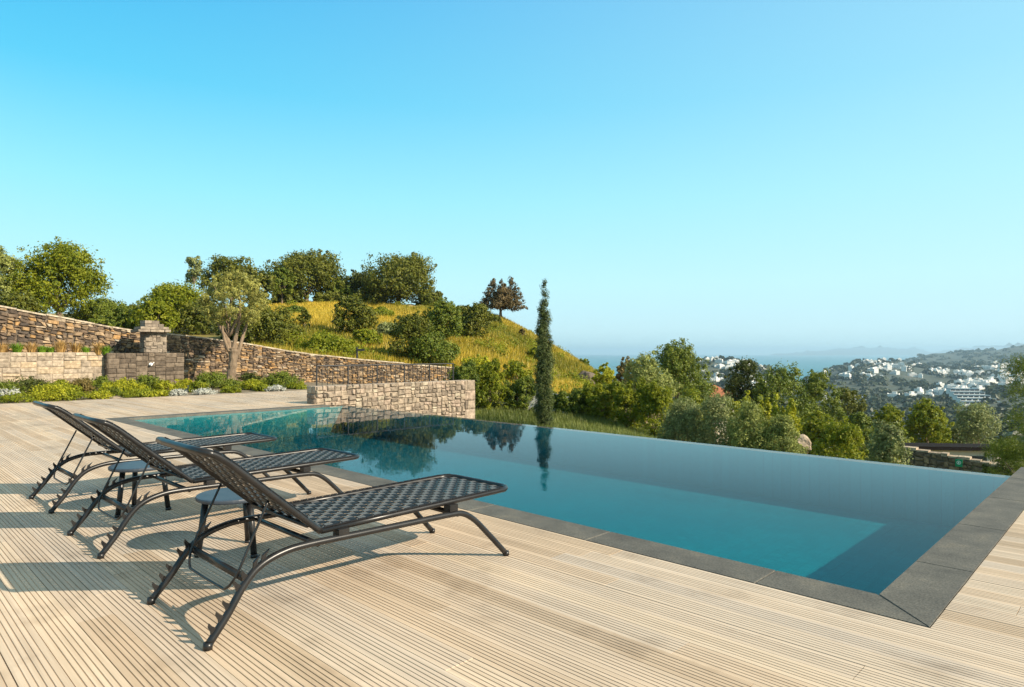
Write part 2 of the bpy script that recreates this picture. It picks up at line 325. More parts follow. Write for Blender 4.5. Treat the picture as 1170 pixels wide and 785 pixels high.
def build_terrain():
    ph = np.concatenate([np.radians(np.arange(-180, -43, 4.)), np.radians(np.arange(-43, 43, .22)), np.radians(np.arange(43, 177, 4.))])
    rr = np.concatenate([[0.6], np.geomspace(4, 20000, 250)]); na, nr = len(ph), len(rr)
    Pm, Rm = np.meshgrid(ph, rr); u = Rm * np.sin(Pm); v = Rm * np.cos(Pm)
    X = v * FX + u * RX; Y = v * FY + u * RY
    Z = terrain(X.ravel(), Y.ravel())
    V = np.stack([X.ravel(), Y.ravel(), Z], 1)
    i, j = np.meshgrid(np.arange(nr - 1), np.arange(na), indexing='ij'); j2 = (j + 1) % na
    F = np.stack([i*na+j, (i+1)*na+j, (i+1)*na+j2, i*na+j2], -1).reshape(-1, 4)[:, ::-1]
    F = np.concatenate([F], 0)
    tag(mesh_obj('terrain', V, F, m_ground, None, True), kind='structure')
build_terrain()
a = np.linspace(0, 2 * math.pi, 96, endpoint=False)
V = np.concatenate([[(0, 0, -90)], np.stack([20000*np.cos(a), 20000*np.sin(a), -90+0*a], 1)])
tag(mesh_obj('sea', V, [(0, i + 1, (i + 1) % 96 + 1) for i in range(96)], m_sea), kind='structure')
# far islands: low ridges beyond the bay
def island(px0, px1, D, prof, name='hills'):
    mb = MB(); n = 60; W = D * .12; rows = []
    for t in np.linspace(0, 1, n):
        px = px0 + (px1 - px0) * t; h = np.interp(t, [p[0] for p in prof], [p[1] for p in prof])
        h = h + .25 * abs(fbm(np.array([px * .6]), np.array([3.]), .2)[0]) * (h + 8)
        z = zat(HY - h, D)
        rows.append([(*place(px, D - W), -95), (*place(px, D - W*.5), -90 + (z + 90) * .55), (*place(px, D), z), (*place(px, D + W), -95)])
    V = np.array(rows).reshape(-1, 3); F = [(i*4+k, (i+1)*4+k, (i+1)*4+k+1, i*4+k+1) for i in range(n-1) for k in range(3)]
    tag(mesh_obj(name, V, F, m_ground, None, True), kind='structure')
island(880, 1075, 19000, [(0, -4), (.3, 1), (.6, 4), (.85, 2), (1, -4)])
island(1040, 1330, 17000, [(0, -5), (.2, 3), (.32, 6), (.5, 9), (.7, 12), (1, 10)])

# ------------------------------------------------------------------ deck, coping, pool
WL = -.04                               # water level
PX0, PX1, PY0, PY1 = -14.3, -1.04, 3.88, 8.66
CW = .295
rnd = random.Random(3)
def build_deck():
    pitch = .155; mb = MB(); prof = []
    wd = [.0255] + [.0170] * 4 + [.0255]; gv = .0064; y = .0015; dz = .0046
    for i, a_ in enumerate(wd):
        prof += [(y, 0), (y + a_, 0)]; y += a_
        if i < 5: prof += [(y + .0015, -dz), (y + gv - .0015, -dz)]; y += gv
    prof = [(prof[0][0], -.03)] + prof + [(prof[-1][0], -.03)]; prof = np.array(prof); k = len(prof)
    def row(y0, xa, xb):
        x = xa - rnd.uniform(0, 2.4)
        while x < xb:
            ln = rnd.choice([2.4, 3.0, 3.6]); a0, a1 = max(x, xa), min(x + ln, xb) - .003; x += ln
            if a1 - a0 < .05: continue
            dzr = rnd.uniform(-.0012, .0012)
            V = [(a0, y0 + p[0], p[1] + dzr) for p in prof] + [(a1, y0 + p[0], p[1] + dzr) for p in prof]
            mb.add(V, [(i, k + i, k + i + 1, i + 1)[::-1] for i in range(k - 1)] + [tuple(range(k))[::-1], tuple(range(k, 2 * k))], rnd.random())
    y = PY0 - CW - .006 - pitch
    while y > -5: row(y, -20.5, 6); y -= pitch
    y = PY0 - CW - .006
    while y < 13.5:
        row(y, -20.5, (PX0 - CW - .006) if y < 8.15 else -15.262)
        if y < 11.8: row(y, PX1 + CW + .006, 6)
        y += pitch
    tag(mb.build('deck', m_deck), kind='structure')
    mb = MB(); mb.box((-20.5, -5, -.5), (6, PY0 - CW, -.045)); mb.box((-20.5, PY0 - CW, -.5), (PX0 - CW, 8.2, -.045)); mb.box((-20.5, 8.203, -.5), (-15.265, 13.6, -.045)); mb.box((PX1 + CW, PY0 - CW, -.5), (6, 11.8, -.045))
    tag(mb.build('deck_base', m_mort), kind='structure')
build_deck()
def coping():
    mb = MB(); g = .0014
    def slab(poly):
        poly = np.array(poly, float); c = poly.mean(0); n_ = len(poly); e = .006
        ins = poly + (c - poly) / np.linalg.norm(c - poly, axis=1)[:, None] * e
        V = [(x, y, -.35) for x, y in poly] + [(x, y, -.005) for x, y in poly] + [(x, y, .001) for x, y in ins]
        F = [(i, (i+1) % n_, n_+(i+1) % n_, n_+i) for i in range(n_)] + [(n_+i, n_+(i+1) % n_, 2*n_+(i+1) % n_, 2*n_+i) for i in range(n_)] + [tuple(range(2*n_, 3*n_))]
        mb.add(V, F, rnd.random())
    o = CW
    xs = [PX1] + [PX1 - .55 - 1.2 * i for i in range(11)]; xs = [x for x in xs if x > PX0 + .3] + [PX0]
    for i in range(len(xs) - 1):
        a_, b_ = xs[i] - g, xs[i+1] + g
        if i == 0: slab([(b_, PY0 - o), (PX1 + o - 2*g, PY0 - o), (PX1 - 2*g, PY0), (b_, PY0)])
        elif i == len(xs) - 2: slab([(PX0 - o + 2*g, PY0 - o), (a_, PY0 - o), (a_, PY0), (PX0 + 2*g, PY0)])
        else: slab([(b_, PY0 - o), (a_, PY0 - o), (a_, PY0), (b_, PY0)])
    ys = [PY0, 4.66, 5.9, 7.17, 8.42, 9.3]
    for i in range(5):
        a_, b_ = ys[i] + g, ys[i+1] - g
        slab([(PX1, PY0 + 2*g), (PX1 + o, PY0 - o + 2*g), (PX1 + o, b_), (PX1, b_)] if i == 0 else [(PX1, a_), (PX1 + o, a_), (PX1 + o, b_), (PX1, b_)])
    ys = [PY0, 5.0, 6.2, 7.4, 8.3]
    for i in range(4):
        a_, b_ = ys[i] + g, ys[i+1] - g
        slab([(PX0 - o, PY0 - o + 2*g), (PX0, PY0 + 2*g), (PX0, b_), (PX0 - o, b_)] if i == 0 else [(PX0 - o, a_), (PX0, a_), (PX0, b_), (PX0 - o, b_)])
    tag(mb.build('pool_coping', m_cop), kind='structure')
coping()
FLOOR = -.66
mb = MB()
x0, x1, y0, y1 = PX0 + .012, PX1 - .012, PY0 + .012, PY1
mb.add([(x0,y0,FLOOR),(x1,y0,FLOOR),(x1,y1,FLOOR),(x0,y1,FLOOR),(x0,y0,WL-.003),(x1,y0,WL-.003),(x1,y1,WL-.004),(x0,y1,WL-.004)],
       [(0,1,2,3),(0,4,5,1),(1,5,6,2),(2,6,7,3),(3,7,4,0)])
tag(mb.build('pool_basin', m_tile), kind='structure')
mb = MB(); mb.box((PX0 - .3, PY1 + .0025, -2.4), (PX1 + .29, PY1 + .16, WL - .004)); tag(mb.build('weir_wall', m_cop), kind='structure')
mb = MB(); mb.box((x0 - .006, y0 - .006, FLOOR - .03), (x1 + .006, PY1 + .157, WL)); tag(mb.build('pool_water', m_water), kind='structure')

# ------------------------------------------------------------------ masonry
def split(x, y, w_, h_, smin, smax, r, asp, out_):
    if (w_ > smax * asp or h_ > smax) or ((w_ > smin * 2 * asp or h_ > smin * 2) and r.random() < .55):
        if w_ / asp > h_: k = r.uniform(.35, .65); split(x, y, w_*k, h_, smin, smax, r, asp, out_); split(x + w_*k, y, w_*(1-k), h_, smin, smax, r, asp, out_)
        else: k = r.uniform(.35, .65); split(x, y, w_, h_*k, smin, smax, r, asp, out_); split(x, y + h_*k, w_, h_*(1-k), smin, smax, r, asp, out_)
    else: out_.append((x, y, w_, h_))
def stones(mb, o, u, nrm, Ln, top, base, smin, smax, seed, asp=1.5, jit=.02, gap=.012, dep=.05, tones=None):
    """a face of irregular stones: o start on plan, u along, nrm outward, top(s) and base(s) heights"""
    r = random.Random(seed); cells = []; Hm = max(top(s) - base(s) for s in np.linspace(0, Ln, 30))
    n0 = max(1, round(Ln / 3))
    for i in range(n0): split(i * Ln / n0, 0, Ln / n0, Hm, smin, smax, r, asp, cells)
    o = np.array([*o, 0.]); u = np.array([*u, 0.]); nr = np.array([*nrm, 0.])
    def P(s, t, d): b = base(s); return o + u * s + nr * d + np.array([0, 0, b + t / Hm * (top(s) - b)])
    for (x, y, w_, h_) in cells:
        j = lambda: r.uniform(-jit, jit); g = gap * r.uniform(.5, 1.3)
        c4 = [(x + g + j(), y + g + j()), (x + w_ - g + j(), y + g + j()), (x + w_ - g + j(), y + h_ - g + j()), (x + g + j(), y + h_ - g + j())]
        cx_, cy_ = x + w_ / 2, y + h_ / 2; d = dep * r.uniform(.6, 1.25); e = min(w_, h_) * .16
        ins = [(a_ + np.sign(cx_ - a_) * e, b_ + np.sign(cy_ - b_) * e) for a_, b_ in c4]
        V = [P(a_, b_, -.03) for a_, b_ in c4] + [P(a_, b_, d * .55) for a_, b_ in c4] + [P(a_, b_, d * r.uniform(.8, 1.2)) for a_, b_ in ins]
        F = [(i, (i+1) % 4, 4+(i+1) % 4, 4+i) for i in range(4)] + [(4+i, 4+(i+1) % 4, 8+(i+1) % 4, 8+i) for i in range(4)] + [(8, 9, 10, 11)]
        mb.add(V, F, r.random() if tones is None else tones(r))
def wall_body(o, u, nrm, Ln, top, base, thick, name, mat, parent, drop=.02):
    mb = MB(); o = np.array(o, float); u = np.array(u, float); nr = np.array(nrm, float); ss = np.linspace(0, Ln, 24); V = []
    for s in ss:
        p = o + u * s; q = p - nr * thick; b = base(s) - .3; t = top(s) - drop
        V += [(*p, b), (*p, t), (*q, t), (*q, b)]
    F = [(i*4+k, i*4+(k+1) % 4, (i+1)*4+(k+1) % 4, (i+1)*4+k) for i in range(23) for k in range(4)] + [(3, 2, 1, 0), (92, 93, 94, 95)]
    mb.add(V, F); return mb.build(name, mat, parent)
# rubble boundary wall climbing to the left
def rtop(Y): return np.interp(Y, [-9, 3.6, 7.4, 9.6, 11.5, 14.3, 18.0, 22.4, 24], [4.9, 2.82, 2.13, 1.93, 1.70, 1.27, .90, .52, .42])
def garden_z(Y): return np.interp(Y, [0, 11, 15, 19, 24], [.0, .0, -.12, -.8, -1.5])
wr = thing('boundary_wall', 'long rubble stone wall with pale capping, sloping down behind the flower bed', 'stone wall', (-27, 8, 0))
Y0 = -9; tp = lambda s: float(rtop(Y0 + s)); bs = lambda s: float(garden_z(Y0 + s)) - .1
def local(root, obs):
    for o in obs: o.location = -root.location
mb = MB(); stones(mb, (-27, Y0), (0, 1), (1, 0), 32.3, lambda s: tp(s) - .05, bs, .13, .36, 11, .98, .045, .010, .07)
a1 = mb.build('stone_face', m_rubble, wr); a2 = wall_body((-27, Y0), (0, 1), (1, 0), 32.3, lambda s: tp(s) - .05, bs, .45, 'wall_core', m_mort, wr)
mb = MB(); s = 0
while s < 32.2:
    ln = min(rnd.uniform(.5, .95), 32.3 - s); A, B = tp(s), tp(s + ln); dz = rnd.uniform(-.015, .015)
    V = [(-27.48, Y0+s+.006, A-.055+dz), (-26.92, Y0+s+.006, A-.055+dz), (-26.92, Y0+s+ln-.006, B-.055+dz), (-27.48, Y0+s+ln-.006, B-.055+dz), (-27.48, Y0+s+.006, A+dz), (-26.92, Y0+s+.006, A+dz), (-26.92, Y0+s+ln-.006, B+dz), (-27.48, Y0+s+ln-.006, B+dz)]
    mb.add(V, [(3,2,1,0),(4,5,6,7),(0,1,5,4),(1,2,6,5),(2,3,7,6),(3,0,4,7)], rnd.random()); s += ln
a3 = mb.build('capping', m_cap, wr); local(wr, (a1, a2, a3))
# low beige retaining wall
wl = thing('retaining_wall', 'low beige block wall below the tan grasses, left of the shower pillar', 'stone wall', (-25.6, 1, 0))
mb = MB(); stones(mb, (-25.6, -9), (0, 1), (1, 0), 15.28, lambda s: 1.28, lambda s: -.1, .14, .26, 21, 1.9, .006, .006, .03)
local(wl, (mb.build('stone_face', m_beige, wl), wall_body((-25.6, -9), (0, 1), (1, 0), 15.28, lambda s: 1.28, lambda s: -.1, .3, 'wall_core', m_mortl, wl, 0)))
mb = MB(); mb.box((-27, -9, .9), (-25.9, 6.3, 1.22)); tag(mb.build('terrace_soil', m_soil), kind='structure')
# outdoor shower: pillar, ledge, and dark panel standing in for shade on the wall
sh = thing('outdoor_shower', 'outdoor shower with a stone pillar, jutting ledge and dark panel standing in for wall shade', 'outdoor shower', (-25.3, 7.5, 0))
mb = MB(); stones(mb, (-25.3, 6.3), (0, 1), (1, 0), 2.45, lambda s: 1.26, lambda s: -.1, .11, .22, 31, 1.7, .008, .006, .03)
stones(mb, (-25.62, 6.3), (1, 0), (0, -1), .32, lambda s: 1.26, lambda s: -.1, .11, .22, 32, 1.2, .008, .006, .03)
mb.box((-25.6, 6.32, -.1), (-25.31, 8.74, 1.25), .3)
p1 = mb.build('shade_panel', m_greyst, sh)
mb = MB()
stones(mb, (-25.42, 7.5), (0, 1), (1, 0), .70, lambda s: 2.0, lambda s: 1.27, .10, .18, 33, 1.5, .010, .006, .03)
stones(mb, (-26.0, 7.5), (1, 0), (0, -1), .58, lambda s: 2.0, lambda s: 1.27, .10, .18, 34, 1.5, .010, .006, .03)
mb.box((-26.0, 7.51, 1.262), (-25.43, 8.19, 2.0), .4)
p2 = mb.build('pillar', m_pill, sh)
mb = MB(); rr = random.Random(8)
def slabs(xa, xb, ya, yb, za, zb, k):
    cuts = [ya + (yb - ya) * q / k + (rr.uniform(-.03, .03) if 0 < q < k else 0) for q in range(k + 1)]
    for q in range(k): mb.box((xa + rr.uniform(-.03, .03), cuts[q] + .004, za), (xb + rr.uniform(-.05, .05), cuts[q + 1] - .004, zb + rr.uniform(-.012, .0)), rr.random())
slabs(-25.9, -25.05, 7.16, 7.72, 2.003, 2.095, 3); slabs(-26., -25.15, 7.72, 8.25, 2.003, 2.10, 3); slabs(-25.9, -25.12, 7.26, 7.72, 2.104, 2.19, 2); slabs(-25.95, -25.2, 7.72, 8.22, 2.106, 2.19, 3)
slabs(-25.9, -25.3, 7.46, 8.08, 2.194, 2.30, 3); slabs(-25.9, -25.36, 7.47, 7.95, 2.304, 2.42, 2)
p3 = mb.build('ledge', m_pill, sh)
mb = MB(); mb.tube([(-25.27, 7.62, .86), (-25.24, 7.62, .86)], .055, 20); mb.tube([(-25.21, 7.62, .86), (-25.14, 7.62, .86)], .035, 14); mb.tube([(-25.15, 7.62, .86), (-25.15, 7.70, .93)], .012, 8)
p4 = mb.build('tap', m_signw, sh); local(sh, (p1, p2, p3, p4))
# pink stone wall beside the pool
pw = thing('pool_wall', 'pinkish stone block wall standing at the far end of the pool', 'stone wall', (-15.0, 11, 0))
PWX, PA, PB, PT = -14.82, 8.22, 13.55, .44
mb = MB(); qz = -1.7
stones(mb, (PWX, PA), (0, 1), (1, 0), PB - PA - .42, lambda s: PT, lambda s: qz, .085, .17, 41, 1.45, .017, .005, .05)
hq = 0
zz = qz
while zz < PT - .05:                  # larger squared quoins at the far corner
    h_ = min(rnd.uniform(.24, .36), PT - zz)
    if PT - zz - h_ < .12: h_ = PT - zz
    lq = .42 if hq % 2 else .30; hq += 1
    stones(mb, (PWX, PB - lq), (0, 1), (1, 0), lq, lambda s: zz + h_, lambda s: zz, .9, .9, 100 + hq, 1, .0, .006, .05)
    if lq < .4: stones(mb, (PWX, PB - .42), (0, 1), (1, 0), .12, lambda s: zz + h_, lambda s: zz, .9, .9, 140 + hq, 1, .0, .006, .04)
    zz += h_
stones(mb, (PWX - .42, PA), (1, 0), (0, -1), .42, lambda s: PT, lambda s: -.05, .14, .26, 43, 1.5, .008, .007, .035)
q1 = mb.build('stone_face', m_pink, pw); q2 = wall_body((PWX, PA), (0, 1), (1, 0), PB - PA, lambda s: PT - .01, lambda s: qz, .42, 'wall_core', m_mortl, pw, .0); local(pw, (q1, q2))
# soil of the flower bed
mb = MB(); ys = np.linspace(-9, 15.5, 40)
V = []; 
for y in ys: V += [(-27, y, garden_z(y) + .05), (-24, y, garden_z(y) + .03), (-20.51, y, min(garden_z(y), 0) - .02), (-20.51, y, -1.7)]
mb.add(V, [(i*4+k, (i+1)*4+k, (i+1)*4+k+1, i*4+k+1) for i in range(39) for k in range(3)]); tag(mb.build('garden_soil', m_soil), kind='structure')
# railing
rl = thing('railing', 'thin dark metal railing with upright bars behind the pink stone wall', 'railing', (-16, 11.5, 0))
mb = MB(); mb.tube([(-16, 8.9, .92), (-16, 13.7, .92)], .018, 8); k1 = mb.build('top_rail', m_rail, rl)
mb = MB(); mb.tube([(-16, 8.9, .10), (-16, 13.7, .10)], .010, 8); k2 = mb.build('bottom_rail', m_rail, rl); ks = [k1, k2]
for i, y in enumerate(np.arange(8.9, 13.72, .16)):
    mb = MB(); r_ = .022 if i % 6 == 0 else .009; mb.tube([(-16, y, 0), (-16, y, .93)], r_, 6); ks.append(mb.build('post' if i % 6 == 0 else 'bar', m_rail, rl))
local(rl, ks)

# ------------------------------------------------------------------ plants
def leaves(P, Nrm, size, r, aspect=.5):
    n_ = len(P); size = np.ones(n_) * size * r.uniform(.65, 1.3, n_)
    T = r.normal(size=(n_, 3)); T -= Nrm * (T * Nrm).sum(1)[:, None]; T /= np.linalg.norm(T, axis=1)[:, None] + 1e-9; B = np.cross(Nrm, T)
    a_ = T * size[:, None]; b_ = B * (size * aspect)[:, None]; f_ = Nrm * (size * .18)[:, None]
    V = np.stack([P - a_, P + b_ + f_, P + a_, P - b_ + f_], 1).reshape(-1, 3)
    return V, np.arange(4 * n_).reshape(-1, 4)
def unit(v): return v / (np.linalg.norm(v, axis=-1, keepdims=True) + 1e-9)
def lobes_dome(w_, h_, z0, seed, n=9):
    r = np.random.default_rng(seed); o = [(0, 0, z0 + h_ * .46, w_ * .41, w_ * .41, h_ * .46)]
    for i in range(n):
        a_ = 6.283 * (i + r.uniform(-.3, .3)) / n; t = r.uniform(.16, .8); q = r.uniform(.24, .34) * w_ * (1 if t < .55 else .72)
        s_ = r.uniform(.15, .22) * w_; o.append((q*math.cos(a_), q*math.sin(a_), z0 + h_ * t, s_, s_, min(s_ * 1.15, h_ * .26)))
    for i in range(3):
        a_ = r.uniform(0, 6.28); q = r.uniform(0, .16) * w_; s_ = r.uniform(.15, .21) * w_; o.append((q*math.cos(a_), q*math.sin(a_), z0 + h_ - min(s_, h_ * .25) * .95, s_, s_, min(s_, h_ * .25)))
    return o
def crown(lobes, n, size, clump, seed, aspect=.5, up=.25, per=26, fill=.35, tcl=.66, spr=.22):
    r = np.random.default_rng(seed); Lb = np.array(lobes); wt = (Lb[:, 3] * Lb[:, 4] * Lb[:, 5]) ** (2/3); wt = np.maximum(wt, wt.max() * .12); wt /= wt.sum()
    nc = max(4, n // per); li = r.choice(len(Lb), nc, p=wt); d = unit(r.normal(size=(nc, 3)))
    rad = r.uniform(fill, 1.0, nc) ** .5 * r.uniform(.9, 1.08, nc)
    sp = r.random(nc) < spr; rad = np.where(sp, rad * r.uniform(1.05, 1.40, nc), rad); cs = np.where(sp, .55, 1.)
    cc = Lb[li, :3] + d * rad[:, None] * Lb[li, 3:]
    ct = r.random(nc); k = np.repeat(np.arange(nc), per); off = r.normal(size=(len(k), 3)); off = unit(off) * (r.random(len(k)) ** .4)[:, None] * clump * (cs * r.uniform(.5, 1.25, nc))[k][:, None]
    P = cc[k] + off; N = unit(unit(off) * .8 + d[k] * .5 + r.normal(size=off.shape) * .5 + np.array([0, 0, up]))
    V, F = leaves(P, N, size, r, aspect); t = np.clip(ct[k] * tcl + r.random(len(k)) * (1 - tcl), 0, 1)
    return V, F, t, cc
def limbs(base, h0, targets, r0, seed, n=9, lean=(0, 0)):
    r = random.Random(seed); mb = MB(); top = np.array([lean[0], lean[1], h0])
    mid = top * .5 + np.array([r.uniform(-.06, .06) * h0, r.uniform(-.06, .06) * h0, 0])
    mb.tube(catmull([(0, 0, -.25), mid, top], 5), np.linspace(r0 * 1.25, r0 * .8, 11), 9)
    for t in targets[:n]:
        t = np.asarray(t); m_ = top * .5 + t * .5 + np.array([r.uniform(-.12, .12), r.uniform(-.12, .12), -.05]) * np.linalg.norm(t - top)
        mb.tube(catmull([top - (0, 0, r0), m_, t], 4), np.linspace(r0 * .6, r0 * .12, 9), 6)
    return mb
def dist(px, ybase, lo=28, hi=76):
    Ds = np.linspace(lo, hi, 200); P = np.array([place(px, d) for d in Ds]); y = HY + (EYE - terrain(P[:, 0], P[:, 1])) * FOC / Ds
    k = np.where(y <= ybase)[0]; return float(Ds[k[0]]) if len(k) else hi
def plant(name, label, cat, px, D, ytop, wpx, kind, n=3000, leaf_px=1.1, trunk=.12, group=None, seed=None, base=None, bark=None, lob=None, stem='trunk', fol='crown', clump=.082, aspect=.55, flat=1.0, up=.25, r0=None, fill=.35, dens=2.3, nl=10, spr=.22):
    """a tree or shrub: a bearing, a distance, the height of its top and its width give its true size"""
    seed = seed if seed is not None else abs(int(px * 7 + D)); p = place(px, D); zb = th(p) - .05 if base is None else base
    H = max(.9, zat(ytop, D) - zb); W = wpx * D / FOC
    o = thing(name, label, cat, (p[0], p[1], zb), 0, group)
    lb = lob(W, H) if lob else lobes_dome(W, H * (1 - trunk), H * trunk, seed, 10)
    V, F, t, cc = crown(lb, int(n * dens), leaf_px * 1.12 * D / FOC, clump * W, seed, aspect, up, fill=fill, spr=spr)
    mesh_obj(fol, V, F, LV[kind], o, False, t)
    r_ = np.random.default_rng(seed); sel = cc[r_.permutation(len(cc))]
    r0 = r0 or max(.03, W * (.028 if stem == 'trunk' else .012)); h0 = max(H * trunk, H * .15)
    limbs(None, h0, sel * np.array([.62, .62, .9]), r0, seed, nl).build(stem, bark or m_bark, o, True)
    return o
G1 = 'trees and scrub behind the rubble wall'
T = lambda *a, **k: plant(*a, **k)
# -- behind the wall, left to right
for px, D, yt, wp, kd, lab in ((22, 40, 335, 50, 'oak', 'dark bush filling the gap between the two left trees'), (138, 44, 352, 60, 'mid', 'dense low bush behind the wall left of the shower pillar'), (180, 40, 342, 50, 'bright', 'yellowish bush just behind the shower ledge'), (232, 42, 345, 60, 'oak', 'dense olive-coloured bush behind the olive tree, left of its trunk'), (276, 38, 362, 66, 'dark', 'dark dense bush behind the olive tree, right of its trunk'), (300, 66, 312, 36, 'oak', 'dark bush joining the olive tree crown and the hilltop trees'), (388, 76, 318, 40, 'mid', 'green bush on the crest at the right foot of the wide evergreen'), (425, 74, 326, 36, 'dark', 'dark bush on the crest below the round evergreen, left side'), (492, 72, 332, 34, 'oak', 'small bush on the crest at the right foot of the round evergreen'), (330, 72, 330, 44, 'oak', 'low bush on the crest under the wide evergreen'), (525, 66, 352, 40, 'oak', 'bush between the two deep green bushes on the slope'), (448, 47, 392, 40, 'grey', 'low greyish bush above the railing, left of the tall grey-green one'), (527, 52, 384, 46, 'bright', 'yellow-green bush below the two deep green slope bushes'), (338, 52, 366, 34, 'mid', 'low green bush on the slope left of the lone olive bush'), (378, 74, 336, 46, 'oak', 'bush joining the two big evergreens along the crest'), (436, 56, 368, 30, 'bright', 'small yellow-green bush right of the lone olive bush'), (560, 62, 372, 26, 'oak', 'small dark bush below the brown conifer'), (612, 50, 408, 26, 'bright', 'small green bush on the low slope behind the cypress'), (420, 42, 396, 36, 'bright', 'low green bush above the wall beside the garden lamp'), (325, 40, 377, 44, 'oak', 'dark bush on the slope right above the wall, beside the sprawling one')):
    plant('bush', lab, 'bush', px, D, yt, wp, kd, 3600, 1.3, .04, stem='stem', fol='foliage')
T('tree', 'tall green oak cut by the left edge, behind the wall', 'tree', -8, 44, 281, 66, 'olive', 6500, 1.3, .25)
T('tree', 'big spreading bright green oak rising above the sloping wall', 'tree', 68, 46, 280, 104, 'bright', 10000, 1.35, .24, seed=7)
T('bush', 'dark green bush under the spreading oak, behind the wall', 'bush', 118, 50, 343, 74, 'mid', 4500, 1.2, .08, stem='stem', fol='foliage')
T('bush', 'small dark bush filling the dip left of the shower pillar', 'bush', 158, 58, 350, 56, 'dark', 2500, 1.2, .05, stem='stem', fol='foliage')
T('bush', 'broad yellow-green bush behind the shower pillar', 'bush', 205, 44, 328, 96, 'bright', 7500, 1.3, .06, stem='stem', fol='foliage', seed=12)
T('tree', 'dark green tree behind the olive tree, topping its crown', 'tree', 265, 66, 294, 78, 'oak', 5000, 1.2, .2)
T('snag', 'thin bare-stemmed tree with a small tufted top beside the olive tree', 'tree', 222, 48, 294, 22, 'grey', 900, 1.2, .62, lob=lambda W, H: [(0, 0, H*.93, W*.4, W*.4, H*.08), (-.4*W, 0, H*.72, W*.35, W*.3, H*.07), (.1*W, 0, H*.8, W*.3, W*.3, H*.06)], clump=.16)
T('bush', 'grey-green bush on the slope right of the olive tree', 'bush', 303, dist(303, 397), 352, 72, 'oak', 5000, 1.3, .05, stem='stem', fol='foliage')
T('tree', 'wide dark evergreen on the hilltop, left of the pair, with pale stems', 'tree', 350, 75, 290, 100, 'oak', 9000, 1.2, .22, seed=21)
T('tree', 'small light green tree in front of the wide hilltop evergreen', 'tree', 322, 70, 306, 36, 'mid', 2200, 1.2, .35)
T('tree', 'round dense dark evergreen on the hilltop, right of the pair', 'tree', 455, 74, 293, 100, 'oak', 9000, 1.2, .08, seed=5)
T('bush', 'low dark bush between the two big hilltop evergreens', 'bush', 408, 77, 312, 50, 'dark', 2500, 1.2, .05, stem='stem', fol='foliage')
T('bush', 'rounded olive bush alone in the golden grass below the hilltop', 'bush', 405, dist(405, 384), 338, 54, 'oak', 4000, 1.2, .05, stem='stem', fol='foliage', seed=33)
T('bush', 'tiny round bush in the golden grass', 'bush', 348, dist(348, 375), 353, 19, 'oak', 700, 1.2, .05, stem='stem', fol='foliage')
T('bush', 'low sprawling yellow-green bush just above the wall on the slope', 'bush', 372, dist(372, 406), 381, 76, 'bright', 3500, 1.3, .03, stem='stem', fol='foliage')
T('bush', 'tall grey-green bush on the slope above the railing', 'bush', 468, dist(468, 414), 359, 56, 'oak', 4200, 1.2, .05, stem='stem', fol='foliage', seed=9)
T('bush', 'dark bush beside the railing at the foot of the slope', 'bush', 492, dist(492, 418), 380, 70, 'mid', 4500, 1.2, .04, stem='stem', fol='foliage')
T('bush', 'deep green bush on the slope, left of two', 'bush', 507, dist(507, 392), 343, 52, 'mid', 3800, 1.2, .05, stem='stem', fol='foliage')
T('bush', 'deep green bush at the foot of the brown conifer', 'bush', 543, dist(543, 388), 347, 50, 'oak', 3600, 1.2, .05, stem='stem', fol='foliage')
def con(W, H):
    o = []
    for x, y_, zt, lo in ((-.24, .0, .94, .36), (.0, -.16, .92, .34), (.25, -.05, .99, .32), (.05, .2, .84, .38)):
        for k in range(7):
            t = k / 6; q = W * (.27 * (1 - t) ** .7 + .05); xx = x * W * (1.15 - .25 * t) + .03 * W; o.append((xx * RX + y_ * W * FX, xx * RY + y_ * W * FY, H * (lo + (zt - lo) * t), q, q, H * .075))
    return o
T('conifer', 'brownish conifer with three tufted tops alone on the hill crest', 'tree', 572, 70, 320, 48, 'brown', 9000, .8, .24, lob=con, clump=.06, r0=.16, nl=5, fill=.2)
T('bush', 'small bush at the end of the hill slope against the sea', 'bush', 667, 63, 410, 16, 'mid', 500, 1.1, .05, stem='stem', fol='foliage')
T('bush', 'thin upright dead bush on the golden slope left of the cypress', 'bush', 597, 60, 385, 9, 'rust', 350, 1.0, .05, stem='stem', fol='foliage')
# -- cypress
def cyp(W, H):
    r = np.random.default_rng(8); o = []
    for k in range(46):
        q = W * float(np.interp(k, [0, 4, 20, 33, 41, 45], [.36, .42, .40, .28, .11, .02])); o.append((r.uniform(-.09, .09) * W, r.uniform(-.09, .09) * W, H * (.02 + .0212 * k), q, q, H * .035))
    return o
T('cypress', 'slender dark cypress standing just beyond the pool edge', 'tree', 622, 26.5, 321, 26, 'cyp', 19000, .8, .02, lob=cyp, spr=.03, clump=.15, aspect=.4, up=.9, r0=.05, base=-1.65, nl=0, fill=.15)
